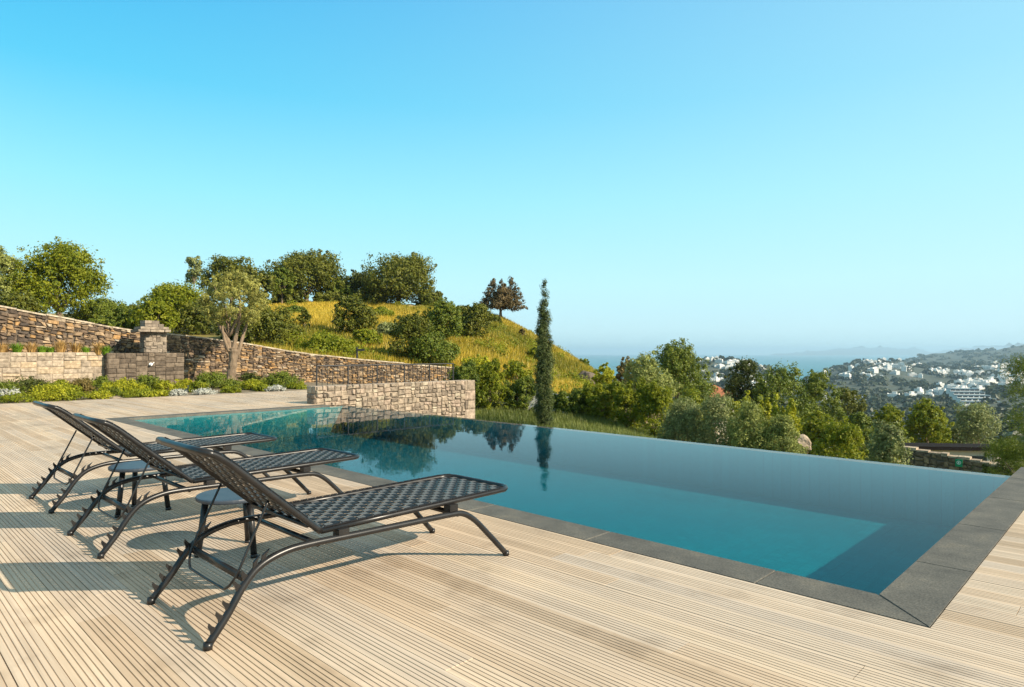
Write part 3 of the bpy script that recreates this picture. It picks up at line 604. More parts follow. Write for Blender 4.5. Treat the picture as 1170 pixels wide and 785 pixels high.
# -- hedge beyond the pool
HG = 'laurel hedge shrubs beyond the pool'
hedge = [(528, 30, 412, 50, 'mid', 'upright laurel shrub behind the corner of the pink wall'), (560, 30.5, 402, 48, 'bright', 'yellow-green laurel shrub, second from the pink wall'), (592, 31, 424, 46, 'mid', 'laurel shrub left of the cypress foot'), (618, 32, 440, 44, 'bright', 'laurel shrub half hidden behind the cypress'), (666, 31.5, 440, 44, 'mid', 'laurel shrub second to the right of the cypress'), (700, 31, 434, 40, 'mid', 'laurel shrub below the yellow-green bush on the slope'), (544, 32, 408, 44, 'mid', 'laurel shrub between the two nearest the pink wall'), (648, 31, 444, 48, 'mid', 'low laurel shrub right of the cypress foot'), (684, 30.5, 434, 46, 'bright', 'laurel shrub with pale tips midway between cypress and olive thicket'), (716, 29, 428, 44, 'bright', 'tall laurel shrub with yellow shoots below the round olive-green tree'), (748, 27.5, 424, 50, 'bright', 'laurel shrub with yellow shoots at the right end of the hedge')]
def upright(W, H, seed=0):
    r = np.random.default_rng(int(W * 1000) + seed); o = [(0, 0, H * .35, W * .42, W * .42, H * .36)]
    for k in range(14): a_ = r.uniform(0, 6.28); q = r.uniform(.1, .42) * W; zt = r.uniform(.62, .97); o.append((q * math.cos(a_), q * math.sin(a_), H * zt * .8, W * .07, W * .07, H * .18 * zt))
    return o
for px, D, yt, wp, kd, lab in hedge: T('laurel_shrub', lab, 'shrub', px, D, yt, wp, kd, 5200, 1.5, .05, lob=upright, group=HG, stem='stem', fol='foliage', clump=.09, aspect=.4, up=.1)
T('bush', 'pale yellow bush behind the hedge on the slope', 'bush', 545, 36, 408, 44, 'lime', 1800, 1.3, .04, stem='stem', fol='foliage')
T('bush', 'yellow-green bush behind the cypress on the slope', 'bush', 690, 36, 416, 36, 'lime', 1500, 1.3, .04, stem='stem', fol='foliage')
T('bush', 'low pale bush behind the hedge left of the cypress', 'bush', 590, 38, 412, 40, 'bright', 1600, 1.2, .04, stem='stem', fol='foliage')
# -- right of the hedge
T('tree', 'round olive-green tree in front of the broad green tree', 'tree', 738, 37, 405, 70, 'olive', 6500, 1.2, .1, seed=14)
T('tree', 'broad bright green tree beyond the hedge, left of the town view', 'tree', 776, 46, 392, 88, 'mid', 9000, 1.2, .15, seed=3)
T('bush', 'reddish brown bush left of the round olive-green tree', 'bush', 716, 52, 409, 34, 'rust', 1700, 1.2, .08, stem='stem', fol='foliage')
T('tree', 'low dark green tree at the left of the dark grove', 'tree', 850, 52, 412, 60, 'dark', 5000, 1.2, .1)
T('tree', 'wide dark green tree in the middle of the dark grove', 'tree', 893, 50, 418, 88, 'mid', 7000, 1.2, .1, seed=17)
T('tree', 'dark green tree at the right end of the dark grove', 'tree', 935, 55, 424, 56, 'mid', 4500, 1.2, .1)
T('bush', 'dark bush trailing off the grove beside the stone terrace', 'bush', 968, 58, 443, 50, 'oak', 3000, 1.2, .05, stem='stem', fol='foliage')
T('bush', 'mid green bush between the grove and the dense green bush', 'bush', 938, 42, 470, 56, 'bright', 3600, 1.3, .04, stem='stem', fol='foliage')
T('bush', 'pale green bush right of the grove, above the dense green bush', 'bush', 984, 40, 472, 44, 'mid', 3000, 1.3, .04, stem='stem', fol='foliage')
T('bush', 'green bush filling the hollow below the broad bright green tree', 'bush', 790, 33, 446, 60, 'bright', 4000, 1.3, .04, stem='stem', fol='foliage')
UG = 'upright yellow-green shrubs in front of the dark grove'
for px, D, yt, wp, lab in ((843, 34, 440, 30, 'yellow-green upright shrub at the left of its row, below the red roof'), (868, 33, 445, 28, 'yellow-green upright shrub second in its row before the dark grove'), (900, 32, 442, 32, 'tallest yellow-green upright shrub before the dark grove')):
    T('upright_shrub', lab, 'shrub', px, D, yt, wp, 'lime', 2300, 1.35, .05, lob=upright, group=UG, stem='stem', fol='foliage', clump=.11)
OG = 'grey-green olive bushes along the pool edge'
for px, D, yt, wp, kd, lab in ((782, 20, 458, 66, 'grey', 'grey-green olive bush at the left of the thicket by the pool edge'), (822, 19, 452, 62, 'grey', 'tallest grey-green olive bush in the thicket by the pool edge'), (858, 18, 460, 62, 'olive', 'third grey-green olive bush of the thicket, below the yellow shrubs'), (893, 17.5, 476, 52, 'olive', 'low olive bush beside the pale pink boulder')):
    T('olive_bush', lab, 'bush', px, D, yt, wp, kd, 6500, 1.35, .05, group=OG, stem='stem', fol='foliage', clump=.13, aspect=.35)
T('bush', 'dense green bush right of the pale pink boulder', 'bush', 956, 19, 481, 72, 'bright', 6500, 1.3, .04, stem='stem', fol='foliage', seed=8)
T('bush', 'grey-brown bush left of the stone wall with the sign', 'bush', 1014, 21, 483, 62, 'grey', 5500, 1.3, .04, stem='stem', fol='foliage')
T('tree', 'low bright green tree above the grey-brown bush', 'tree', 1012, 44, 464, 50, 'bright', 4200, 1.3, .1)
T('tree', 'bright green tree behind the flat-roofed house', 'tree', 1060, 48, 457, 54, 'bright', 5200, 1.3, .2, seed=23)
T('tree', 'sparse grey-green tree below the greenhouse, left of the pine', 'tree', 1112, 56, 461, 64, 'grey', 4200, 1.1, .15, clump=.12)
T('bush', 'dark bush behind the flat-roofed house', 'bush', 1086, 50, 490, 30, 'dark', 1500, 1.2, .05, stem='stem', fol='foliage')
def pine(W, H):
    r = np.random.default_rng(4); o = []
    for k in range(44):
        t = r.uniform(.06, 1); a_ = r.uniform(0, 6.28); q = W * .46 * (1.08 - t) ** .6 * r.uniform(.3, 1.); o.append((q*math.cos(a_), q*math.sin(a_), H * t * .97, W*.17, W*.17, H*.04))
    return o
T('pine', 'feathery green pine at the right edge above the pool corner', 'tree', 1180, 15.5, 398, 112, 'mid', 17000, 1.25, .2, lob=pine, clump=.10, aspect=.22, r0=.09, nl=5)
T('bush', 'dark green bush at the foot of the pine', 'bush', 1152, 17, 500, 60, 'dark', 3500, 1.3, .05, stem='stem', fol='foliage')

# -- olive tree in the flower bed
def olive():
    p = place(265, 24.4); zb = .03; o = thing('olive_tree', 'old olive tree with a thick pale forked trunk in the flower bed', 'tree', (p[0], p[1], zb))
    s = 24.4 / FOC; r = random.Random(2); R3 = np.array([RX, RY, 0]); Z3 = np.array([0, 0, 1.]); F3 = np.array([FX, FY, 0])
    Q = lambda x, y, d=0: R3 * (x - 265) * s + Z3 * ((437 - y) * s + .15) + F3 * d
    mb = MB()
    def lim(pts, ra, n=10):
        path = catmull(pts, 6); rad = np.interp(np.linspace(0, 1, len(path)), np.linspace(0, 1, len(ra)), ra)
        rad = rad * .70 * np.array([1 + .10 * math.sin(i * 1.7 + ra[0] * 90) for i in range(len(path))]); mb.tube(path, rad, n)
    lim([Q(264, 450), Q(264, 432), Q(266, 418), Q(267, 404), Q(266, 398)], [.28, .24, .21, .22, .24], 14)
    lim([Q(265, 408), Q(262, 394), Q(255, 380), Q(249, 368), Q(243, 352, .3)], [.17, .14, .11, .09, .05])
    lim([Q(267, 408), Q(268, 392), Q(272, 374), Q(274, 355), Q(276, 335, -.2)], [.15, .12, .09, .07, .04])
    lim([Q(269, 408, .1), Q(273, 396, .1), Q(277, 378, .2), Q(281, 362, .3), Q(288, 340, .4)], [.12, .10, .08, .06, .03])
    lim([Q(263, 402, -.1), Q(259, 390, -.15), Q(258, 374, -.3), Q(262, 352, -.4)], [.10, .08, .06, .03])
    for x, y, d in ((236, 338, .4), (252, 330, -.5), (292, 330, .1), (268, 318, .3), (282, 355, -.5), (296, 350, .3), (240, 358, -.2)): lim([Q(262, 385), Q((x + 262) / 2 + r.uniform(-4, 4), (y + 375) / 2, d * .5), Q(x, y, d)], [.06, .04, .015], 6)
    mb.build('trunk', m_obark, o, True)
    lb = [(*Q(x, y, d), w_ * s, w_ * s, h_ * s) for x, y, d, w_, h_ in ((245, 350, 0, 15, 17), (240, 332, .3, 11, 12), (262, 325, 0, 17, 14), (284, 328, 0, 15, 15), (292, 345, .2, 11, 16), (270, 345, -.6, 17, 17), (268, 350, .8, 18, 18), (288, 362, -.2, 9, 11), (256, 362, -.4, 12, 10), (270, 316, .2, 11, 7), (236, 352, -.3, 8, 11))]
    V, F, t, _ = crown(lb, 16000, 1.4 * s, .14, 77, .34, .1, fill=.2, spr=.42); mesh_obj('crown', V, F, LV['silvergreen'], o, False, t)
olive()

# -- flower bed
def shrub(name, label, px, ytop, row, wpx, kind, D, n=1400, group=None, lf=1.15, fl=None):
    e0, e1 = -20.5 / (FX + RX * (px - CX) / FOC), -25.2 / (FX + RX * (px - CX) / FOC); D = e0 + (e1 - e0) * row + wpx * .3 * e0 / FOC * (1 - row)
    p = place(px, D); zb = garden_z(p[1]) + .0; H = max(.14, zat(ytop, D) - zb); W = wpx * D / FOC
    o = thing(name, label, 'shrub' if name != 'cushion_plant' else 'plant', (p[0], p[1], zb), 0, group); sd_ = int(px * 3 + ytop)
    V, F, t, cc = crown(lobes_dome(W, H, 0, sd_, 8), n, lf * D / FOC, .12 * W, sd_, .5, .3, fill=.2); mesh_obj('foliage', V, F, LV[kind], o, False, t)
    limbs(None, H * .2, cc[:8], .02, sd_, 8).build('stem', m_bark, o, True)
bed = [(4, 436, .6, 40, 'mid', 'green shrub at the very left of the bed, below the beige wall'), (72, 436, .4, 36, 'bright', 'bright green shrub behind the spilling spurge'), (128, 437, .35, 32, 'lime', 'small yellow spurge left of the shade-coloured panel by the shower'), (156, 439, .25, 30, 'lime', 'small yellow-green spurge in front of the deep green shrub'), (226, 436, .3, 26, 'bright', 'small leafy shrub behind the middle white dome'), (300, 440, .12, 24, 'bright', 'low leafy shrub left of the flat whitish cushion plant'), (264, 434, .6, 30, 'mid', 'leafy shrub behind the foot of the olive trunk'), (8, 446, .3, 30, 'silver', 'pale silvery shrub at the left edge of the flower bed'), (36, 433, .7, 52, 'dark', 'dark green shrub below the beige wall, left end of the bed'), (58, 440, .1, 54, 'lime', 'yellow-green spurge spilling towards the deck behind the far lounger'), (90, 434, .6, 36, 'rust', 'reddish brown shrub below the beige wall'), (114, 431, .7, 34, 'mid', 'bright leafy shrub below the end of the beige wall'), (143, 433, .5, 34, 'lime', 'yellow-green spurge left of centre below the shade-coloured panel by the shower'), (168, 430, .7, 40, 'mid', 'deep green shrub directly below the shower tap'), (190, 436, .4, 32, 'lime', 'yellow-green spurge below the shower pillar'), (213, 434, .6, 26, 'lime', 'pale yellow spurge right of the shade-coloured panel by the shower'), (242, 427, .5, 48, 'mid', 'dense dark green shrub left of the olive trunk'), (284, 427, .8, 34, 'dark', 'dark shrub right behind the olive trunk'), (289, 435, .3, 32, 'lime', 'yellow-green spurge right of the olive trunk'), (322, 426, .4, 48, 'mid', 'leafy green shrub at the right end of the bed'), (309, 433, .7, 26, 'bright', 'small green shrub behind the right-end spurge')]
for px, yt, row, wp, kd, lab in bed: shrub('garden_shrub', lab, px, yt, row, wp, kd, 0, 4200 if wp > 35 else 2800)
for px, yt, wp, row, lab in ((203, 446, 22, .02, 'white dome-shaped cushion plant at the deck edge, left one'), (235, 445, 26, .02, 'white dome-shaped cushion plant at the deck edge, middle one'), (314, 442, 24, .05, 'flat whitish cushion plant at the right end of the bed'), (222, 440, 22, .35, 'greyish cushion plant behind the two white domes')):
    shrub('cushion_plant', lab, px, yt, row, wp, 'silver', 0, 2600, 'cushion plants in the flower bed', .8)
for px, yt, wp, row, kd, lab in ((82, 449, 40, .05, 'bright', 'low green ground plant in front of the reddish shrub'), (112, 449, 34, .08, 'lime', 'low yellow-flowered plant beside flat pale rocks'), (160, 446, 46, .04, 'bright', 'low green plant at the deck edge below the shower'), (22, 452, 50, .04, 'bright', 'low green plant at the left edge of the deck'), (264, 443, 26, .1, 'bright', 'low green plant at the foot of the olive trunk'), (183, 448, 26, .03, 'lime', 'low yellow-green plant left of the first white dome'), (340, 438, 26, .2, 'bright', 'low green plant at the bed end beside the paved path'), (130, 444, 30, .3, 'mid', 'low green plant behind the flat pale rocks')):
    shrub('ground_plant', lab, px, yt, row, wp, kd, 0, 2000)
def rock(name, label, px, D, ytop, wpx, hm, seed, base=None, mat=None):
    p = place(px, D); z1 = zat(ytop, D); W = wpx * D / FOC / 2; r = np.random.default_rng(seed); n1, n2 = 18, 11; V = []
    for i in range(n2):
        for j in range(n1):
            t, a_ = math.pi * i / (n2 - 1), 6.283 * j / n1; d = np.array([math.sin(t)*math.cos(a_), math.sin(t)*math.sin(a_), math.cos(t)])
            k = 1 + .10 * math.sin(d[0]*4 + seed) * math.cos(d[1]*5 + seed*2) + .06 * math.sin(d[2]*9 + d[0]*7 + seed)
            V.append(d * k * np.array([W, W*.8, hm]))
    F = [(i*n1+j, (i+1)*n1+j, (i+1)*n1+(j+1) % n1, i*n1+(j+1) % n1) for i in range(n2-1) for j in range(n1)]
    o = mesh_obj(name, np.array(V), F, mat or m_rock, None, False, r.random(len(F)) * .5 + .25); o.location = (p[0], p[1], z1 - hm); return tag(o, label, 'rock')
rock('rock', 'flat pale rock in the flower bed before the end of the beige wall', 128, 18.6, 453, 26, .12, 1); rock('rock', 'low pale rock between the plants below the shower', 140, 19.6, 450, 20, .1, 2)
rock('rock', 'flat pale rock among the plants at the left of the bed', 44, 17.3, 457, 18, .1, 6)
rock('boulder', 'dark weathered outcrop on the grass at the end of the hill', 670, 48, 424, 30, 1.0, 3, mat=m_greyst)
rock('boulder', 'pale pink boulder between bushes beyond the pool edge', 914, 21, 497, 26, .32, 4)
rock('boulder', 'small grey outcrop just below the round hilltop evergreen', 470, 72, 348, 26, .5, 5)
def tuft(px, D, hp, wp, mat, label):
    p = place(px, D); r = np.random.default_rng(int(px * 11)); n_ = 150; o = []
    H = hp * D / FOC; W = wp * D / FOC / 2; V = []; F = []; T_ = []
    for i in range(n_):
        a_ = r.uniform(0, 6.28); h = H * r.uniform(.55, 1.05); sp = W * r.uniform(.1, 1); b = np.array([math.cos(a_), math.sin(a_), 0]); q = np.array([-b[1], b[0], 0]) * .011
        r0 = b * r.uniform(0, .1); m_ = r0 + b * sp * .35 + np.array([0, 0, h * .6]); e = r0 + b * sp + np.array([0, 0, h]); k = len(V)
        V += [r0 - q, r0 + q, m_ + q, m_ - q, e]; F += [(k, k+1, k+2, k+3), (k+3, k+2, k+4)]; t = r.random(); T_ += [t, t]
    o = mesh_obj('grass_tuft', np.array(V), F, mat, None, False, T_); o.location = (p[0], p[1], 1.2); tag(o, label, 'ornamental grass', 'ornamental grasses on top of the beige wall')
k = 0
for px, kd in ((3, 't'), (20, 'g'), (36, 't'), (48, 'g'), (58, 'g'), (69, 't'), (87, 't'), (98, 'g'), (112, 't'), (121, 'd')):
    where = {3: 'at the left edge of the picture', 20: 'between the two leftmost tan tufts', 36: 'second from the left', 48: 'small, right of the second tan tuft', 58: 'small, left of the tallest tan tuft', 69: 'tallest of the row', 87: 'right of the tallest one', 98: 'small, between the last two tan tufts', 112: 'last before the wall ends', 121: 'dark, at the very end of the wall'}[px]
    tuft(px, 20.8 + px * .013, {69: 17, 20: 15, 48: 11, 58: 10, 98: 10, 121: 11}.get(px, 15), {48: 12, 58: 12, 98: 12}.get(px, 20), m_tan if kd == 't' else m_fgreen, ('tan grass tuft ' if kd == 't' else 'green grass tuft ') + 'on the beige wall, ' + where)

# -- grass as stuff
def blades(name, mat, n_, sampler, h, wdt, seed, tonef):
    r = np.random.default_rng(seed); XY = sampler(r, n_); n_ = len(XY); Z = terrain(XY[:, 0], XY[:, 1]); P = np.column_stack([XY, Z - .03])
    a_ = r.uniform(0, 6.28, n_); d = np.column_stack([np.cos(a_), np.sin(a_), 0*a_]); q = np.column_stack([-np.sin(a_), np.cos(a_), 0*a_])
    dist = np.hypot(XY[:, 0], XY[:, 1]); hh = h * r.uniform(.5, 1.3, n_); ww = wdt * dist / 40
    V = np.stack([P - q*ww[:, None], P + q*ww[:, None], P + d*(hh*.35)[:, None] + np.column_stack([0*a_, 0*a_, hh])], 1).reshape(-1, 3)
    o = mesh_obj(name, V, np.arange(3*n_).reshape(-1, 3), mat, None, False, np.clip(tonef(XY, r), 0, 1)); return tag(o, kind='stuff')
def samp_hill(r, n_):
    px = r.uniform(285, 700, n_); D = 30 + 55 * r.random(n_) ** .8; a_ = (px - CX) / FOC; X = D*(FX + RX*a_); Y = D*(FY + RY*a_); k = (X < -27.6) | (Y > 24); k &= ~((X > -28) & (Y < 26)); k &= fbm(X, Y, .35) + r.normal(size=n_) * .3 > -.75; return np.column_stack([X, Y])[k]
gold = lambda XY, r: .66 + .34 * fbm(XY[:, 0], XY[:, 1], .11) + .16 * r.normal(size=len(XY)) + .15 * np.clip((np.hypot(XY[:,0],XY[:,1]) - 50) / 25, -1, 1)
tag(blades('hill_grass', m_hillg, 190000, samp_hill, .42, .026, 1, gold), 'tall golden grass covering the hill slope', 'grass')
def hill_scrub():
    r = np.random.default_rng(12); n_ = 420; px = r.uniform(290, 700, n_); D = 33 + 50 * r.random(n_); a_ = (px - CX) / FOC; X = D*(FX + RX*a_); Y = D*(FY + RY*a_)
    k = ((X < -28) | (Y > 26)) & (fbm(X, Y, .13) + r.normal(size=n_) * .35 < -.25); X, Y, D = X[k], Y[k], D[k]; n_ = len(X); Z = terrain(X, Y); s_ = r.uniform(.25, .9, n_); m_ = 130
    d = unit(r.normal(size=(n_, m_, 3))); d[..., 2] = np.abs(d[..., 2]); P = np.stack([X, Y, Z], 1)[:, None] + d * s_[:, None, None] * r.uniform(.5, 1.1, (n_, m_, 1)); N = unit(d + r.normal(size=d.shape) * .5).reshape(-1, 3)
    V, F = leaves(P.reshape(-1, 3), N, .085, r, .55); t = np.clip(np.repeat(r.random(n_), m_) * .5 + r.random(n_ * m_) * .5, 0, 1)
    tag(mesh_obj('hill_scrub', V, F, LV['bright'], None, False, t), 'low green weeds and scrub in the hill grass', 'undergrowth', kind='stuff')
hill_scrub()
def samp_lawn(r, n_):
    px = r.uniform(525, 920, n_); D = r.uniform(12.5, 31, n_); a_ = (px - CX) / FOC; X = D*(FX + RX*a_); Y = D*(FY + RY*a_); return np.column_stack([X, Y])[Y > 9.4]
tag(blades('lawn_grass', m_lawn, 110000, samp_lawn, .30, .022, 2, lambda XY, r: .45 + .25 * fbm(XY[:, 0], XY[:, 1], .5) + .2 * r.normal(size=len(XY))), 'green grass strip just beyond the pool edge', 'grass')

# ------------------------------------------------------------------ buildings in the valley
def house(name, label, px, D, ytop, wm, dm, hm, mat, roofmat, group=None, hip=False, rz=.3):
    p = place(px, D); o = thing(name, label, 'house', (p[0], p[1], zat(ytop, D) - hm), rz, group)
    mb = MB(); mb.box((-wm/2, -dm/2, -3), (wm/2, dm/2, hm - .2)); mb.build('wall', mat, o)
    mb = MB()
    if hip:
        e = .4; V = [(-wm/2-e, -dm/2-e, hm-.2), (wm/2+e, -dm/2-e, hm-.2), (wm/2+e, dm/2+e, hm-.2), (-wm/2-e, dm/2+e, hm-.2), (-wm/2+dm*.45, 0, hm+1.0), (wm/2-dm*.45, 0, hm+1.0)]
        mb.add(V, [(0,1,5,4), (1,2,5), (2,3,4,5), (3,0,4), (3,2,1,0)])
    else: mb.box((-wm/2-.35, -dm/2-.35, hm-.197), (wm/2+.35, dm/2+.35, hm))
    mb.build('roof', roofmat, o)
    for i in range(max(2, int(wm / 2.2))):
        x = -wm/2 + wm * (i + .5) / max(2, int(wm / 2.2)); mb = MB(); mb.box((x-.4, -dm/2-.03, hm*.42), (x+.4, -dm/2+.05, hm*.8)); mb.build('window', m_pane, o)
    return o
camang = math.atan2(-FX, FY)
house('house', 'house with a red tiled roof half hidden by bushes', 816, 74, 450, 3.0, 3, 2.6, m_cream, m_red, hip=True, rz=camang + .3)
house('house', 'low cream flat-roofed house with dark eaves behind the wall with the sign', 1088, 36, 508.5, 4.5, .8, 2.6, m_cream, m_dkroof, rz=camang - .12)
# rubble wall with the sign
A = place(1030, 25); B = place(1165, 22.5); Ln = float(np.hypot(*(B - A))); uu = (B - A) / Ln; nn = np.array([uu[1], -uu[0]])
sw = thing('field_wall', 'brown rubble wall beyond the pool corner carrying a green sign', 'stone wall', (A[0], A[1], -3))
z0, z1 = zat(512, 25), zat(537, 22.5); tpf = lambda s: z0 + (z1 - z0) * s / Ln; bsf = lambda s: tpf(s) - 1.6
mb = MB(); stones(mb, A, uu, nn, Ln, tpf, bsf, .12, .28, 51, 1.4, .03, .012, .06, lambda r: .12 + r.random() * .5)
c1 = mb.build('stone_face', m_rubble, sw); c2 = wall_body(A, uu, nn, Ln, tpf, bsf, .35, 'wall_core', m_mort, sw)
mb = MB(); s = 0
while s < Ln - .05:
    ln = min(rnd.uniform(.2, .4), Ln - s); P0 = A + uu * s; P1 = A + uu * (s + ln - .02); t0 = tpf(s); h_ = rnd.uniform(.05, .12)
    V = [(*(P + nn * e), t0 - .02 + hh) for hh in (0, h_) for P, e in ((P0, .05), (P1, .05), (P1, -.33), (P0, -.33))]
    mb.add(V, [(3,2,1,0),(4,5,6,7),(0,1,5,4),(1,2,6,5),(2,3,7,6),(3,0,4,7)], rnd.random()); s += ln
c3 = mb.build('capping', m_rock, sw); local(sw, (c1, c2, c3))
# green sign: white emblem on green board, on the wall
ss_ = float(np.interp(1100, [1030, 1165], [0, Ln])); Pp = A + uu * ss_ + nn * .13; zz = zat(527.5, 23.9)
sg = thing('sign', 'small green sign with a white emblem on the brown rubble wall', 'sign', (Pp[0], Pp[1], zz), math.atan2(uu[1], uu[0]))
mb = MB(); mb.box((-.13, -.012, -.16), (.13, .012, .16)); sg.scale = (.85, .85, .85); mb.build('board', m_green, sg)
mb = MB(); mb.tube([(-.07 * math.cos(t), -.016, .07 * math.sin(t) + .02) for t in np.linspace(0, 6.28, 18)[:-1]], .010, 5, closed=True); mb.box((-.02, -.018, -.02), (.02, -.013, .06)); mb.build('emblem', m_signw, sg)
# pale path edging behind the hedge
A3 = place(592, 31); B3 = place(650, 30.5); L3 = float(np.hypot(*(B3 - A3))); u3 = (B3 - A3) / L3; n3 = np.array([u3[1], -u3[0]])
V = []; 
wz = thing('garden_wall', 'low white garden wall sloping down behind the hedge and cypress', 'wall', (A3[0], A3[1], -1))
local(wz, (wall_body(A3, u3, n3, L3, lambda s: zat(441 + 11 * s / L3, 31), lambda s: zat(441 + 11 * s / L3, 31) - .8, .2, 'wall_body', m_white, wz),))
# lamp post on the wall
p = place(408, 31.2); lp = thing('garden_lamp', 'small black garden lamp post with a side arm above the rubble wall', 'lamp', (p[0], p[1], .9), camang)
mb = MB(); mb.tube([(0, 0, -.6), (0, 0, .62)], .045, 8); mb.build('pole', m_rail, lp); mb = MB(); mb.box((.0, -.05, .44), (.34, .05, .54)); mb.build('lamp_head', m_rail, lp)

# the town
def house_mesh(name, w_, d_, h_, seed):
    r = random.Random(seed); mb = MB(); mb.box((-w_/2, -d_/2, -4), (w_/2, d_/2, h_)); mb.box((-w_/2, -d_/2, h_+.003), (-w_/2+.3, d_/2, h_+.7)); mb.box((w_/2-.3, -d_/2, h_+.003), (w_/2, d_/2, h_+.7))
    mb.box((-w_*.1, -d_*.3, h_+.003), (w_*.3, d_*.2, h_+2.4)); mb.box((w_/2+.003, -d_*.3, -4), (w_/2+w_*.45, d_*.4, h_*.5))
    me = mesh_data(name, np.concatenate(mb.v), mb.f, m_white, False, mb.t); me.materials.append(m_pane)
    return mb, me
def town_mesh(w_, d_, h_, seed):
    mb, me = house_mesh('town_house', w_, d_, h_, seed); n0 = len(mb.f)
    for fl in range(max(1, int(h_ / 3))):
        for i in range(int(w_ / 2.4)):
            x = -w_/2 + 1.2 + i * 2.4; z = fl * 3 + .8; mb.box((x-.55, -d_/2-.04, z), (x+.55, -d_/2+.1, z+1.4)); mb.box((x-.55, d_/2-.1, z), (x+.55, d_/2+.04, z+1.4))
    me = mesh_data('town_house', np.concatenate(mb.v), mb.f, m_white, False, mb.t); me.materials.append(m_pane)
    mi = np.zeros(len(mb.f), np.int32); mi[n0:] = 1; me.polygons.foreach_set('material_index', mi); return me
tms = [town_mesh(*q) for q in ((8, 7, 5.6, 1), (11, 7, 5.6, 2), (7, 7, 3.2, 3), (15, 8, 6, 4), (9, 8, 6.5, 5))]
def town(n_, pxr, Dr, label, group, seed, cl=9):
    r = random.Random(seed); c_ = [(r.uniform(*pxr), math.exp(r.uniform(math.log(Dr[0]), math.log(Dr[1])))) for _ in range(cl)]; done = 0
    while done < n_:
        cx_, cd = r.choice(c_); px = cx_ + r.gauss(0, (pxr[1] - pxr[0]) * .08); D = cd * (1 + r.gauss(0, .035))
        if not (pxr[0] < px < pxr[1]): continue
        p = place(px, D); z = th(p)
        if z < -86: continue
        o = bpy.data.objects.new('town_house', r.choice(tms)); C.objects.link(o); sc = r.uniform(.65, 1.0) * (1.3 if pxr[0] > 900 else .85)
        o.location = (p[0], p[1], z + .3); o.scale = (sc, sc, sc); o.rotation_euler = (0, 0, camang + r.choice([0, .4, -.5, .9, 1.57]) + r.uniform(-.2, .2)); tag(o, label, 'house', group); done += 1
town(105, (786, 872), (760, 1290), 'tiny white flat-roofed house on the far hill left of the bay', 'white houses on the hill left of the bay', 5, 14)
town(190, (938, 1175), (640, 2000), 'tiny white flat-roofed house in the far valley right of the bay', 'white houses in the valley right of the bay', 6, 22)
# big terraced building with blue-grey roofs
p = place(1122, 620); zb = zat(462, 620)
gh_s = .8
gh = thing('terraced_building', 'long stepped white building with blue-grey roofs on the far slope', 'building', (p[0], p[1], zb), camang - .1)
for i in range(5):
    z = i * 4.2; y = i * 9; mb = MB(); mb.box((-20 + i, y, z - 4), (22 - i, y + 10, z + 3.4)); mb.build('storey', m_white, gh)
    mb = MB(); mb.box((-20.5 + i, y - .8, z + 3.403), (22.5 - i, y + 9, z + 4.0)); mb.build('roof', m_blueroof, gh)
    mb = MB()
    for k in range(6): x = -17 + i + k * (36 - 2 * i) / 5; mb.box((x - 2.6, y - .05, z + .6), (x + 2.6, y + .2, z + 2.8))
    mb.build('window', m_pane, gh)
gh.scale = (gh_s, gh_s, gh_s * .8)
# far woods: clumps of trees seen as one mass
def far_woods():
    r = np.random.default_rng(9); n_ = 9000; px = r.uniform(690, 1330, n_); D = np.exp(r.uniform(math.log(70), math.log(3600), n_)); a_ = (px - CX) / FOC
    X = D*(FX + RX*a_); Y = D*(FY + RY*a_); Z = terrain(X, Y); dens = fbm(X, Y, .012) + r.normal(size=n_) * .6
    k = (Z > -88) & (dens > -.35); X, Y, Z, D = X[k], Y[k], Z[k], D[k]; n_ = len(X); S_ = np.interp(D, [70, 500, 1500, 3600], [2.4, 4.5, 7, 11]) * r.uniform(.6, 1.4, n_); m_ = 26
    d = unit(r.normal(size=(n_, m_, 3))); d[..., 2] = np.abs(d[..., 2]); P = np.stack([X, Y, Z], 1)[:, None] + d * S_[:, None, None] * np.array([1, 1, .85]) * r.uniform(.75, 1.05, (n_, m_, 1))
    N = unit(d + r.normal(size=d.shape) * .35).reshape(-1, 3); V, F = leaves(P.reshape(-1, 3), N, np.repeat(S_ * .42, m_), r, .8)
    t = np.clip(np.repeat(r.random(n_), m_) * .7 + r.random(n_ * m_) * .3, 0, 1); o = mesh_obj('far_woods', V, F, LV['far'], None, False, t); tag(o, 'woods and scrub covering the far valley', 'woods', kind='stuff')
far_woods()

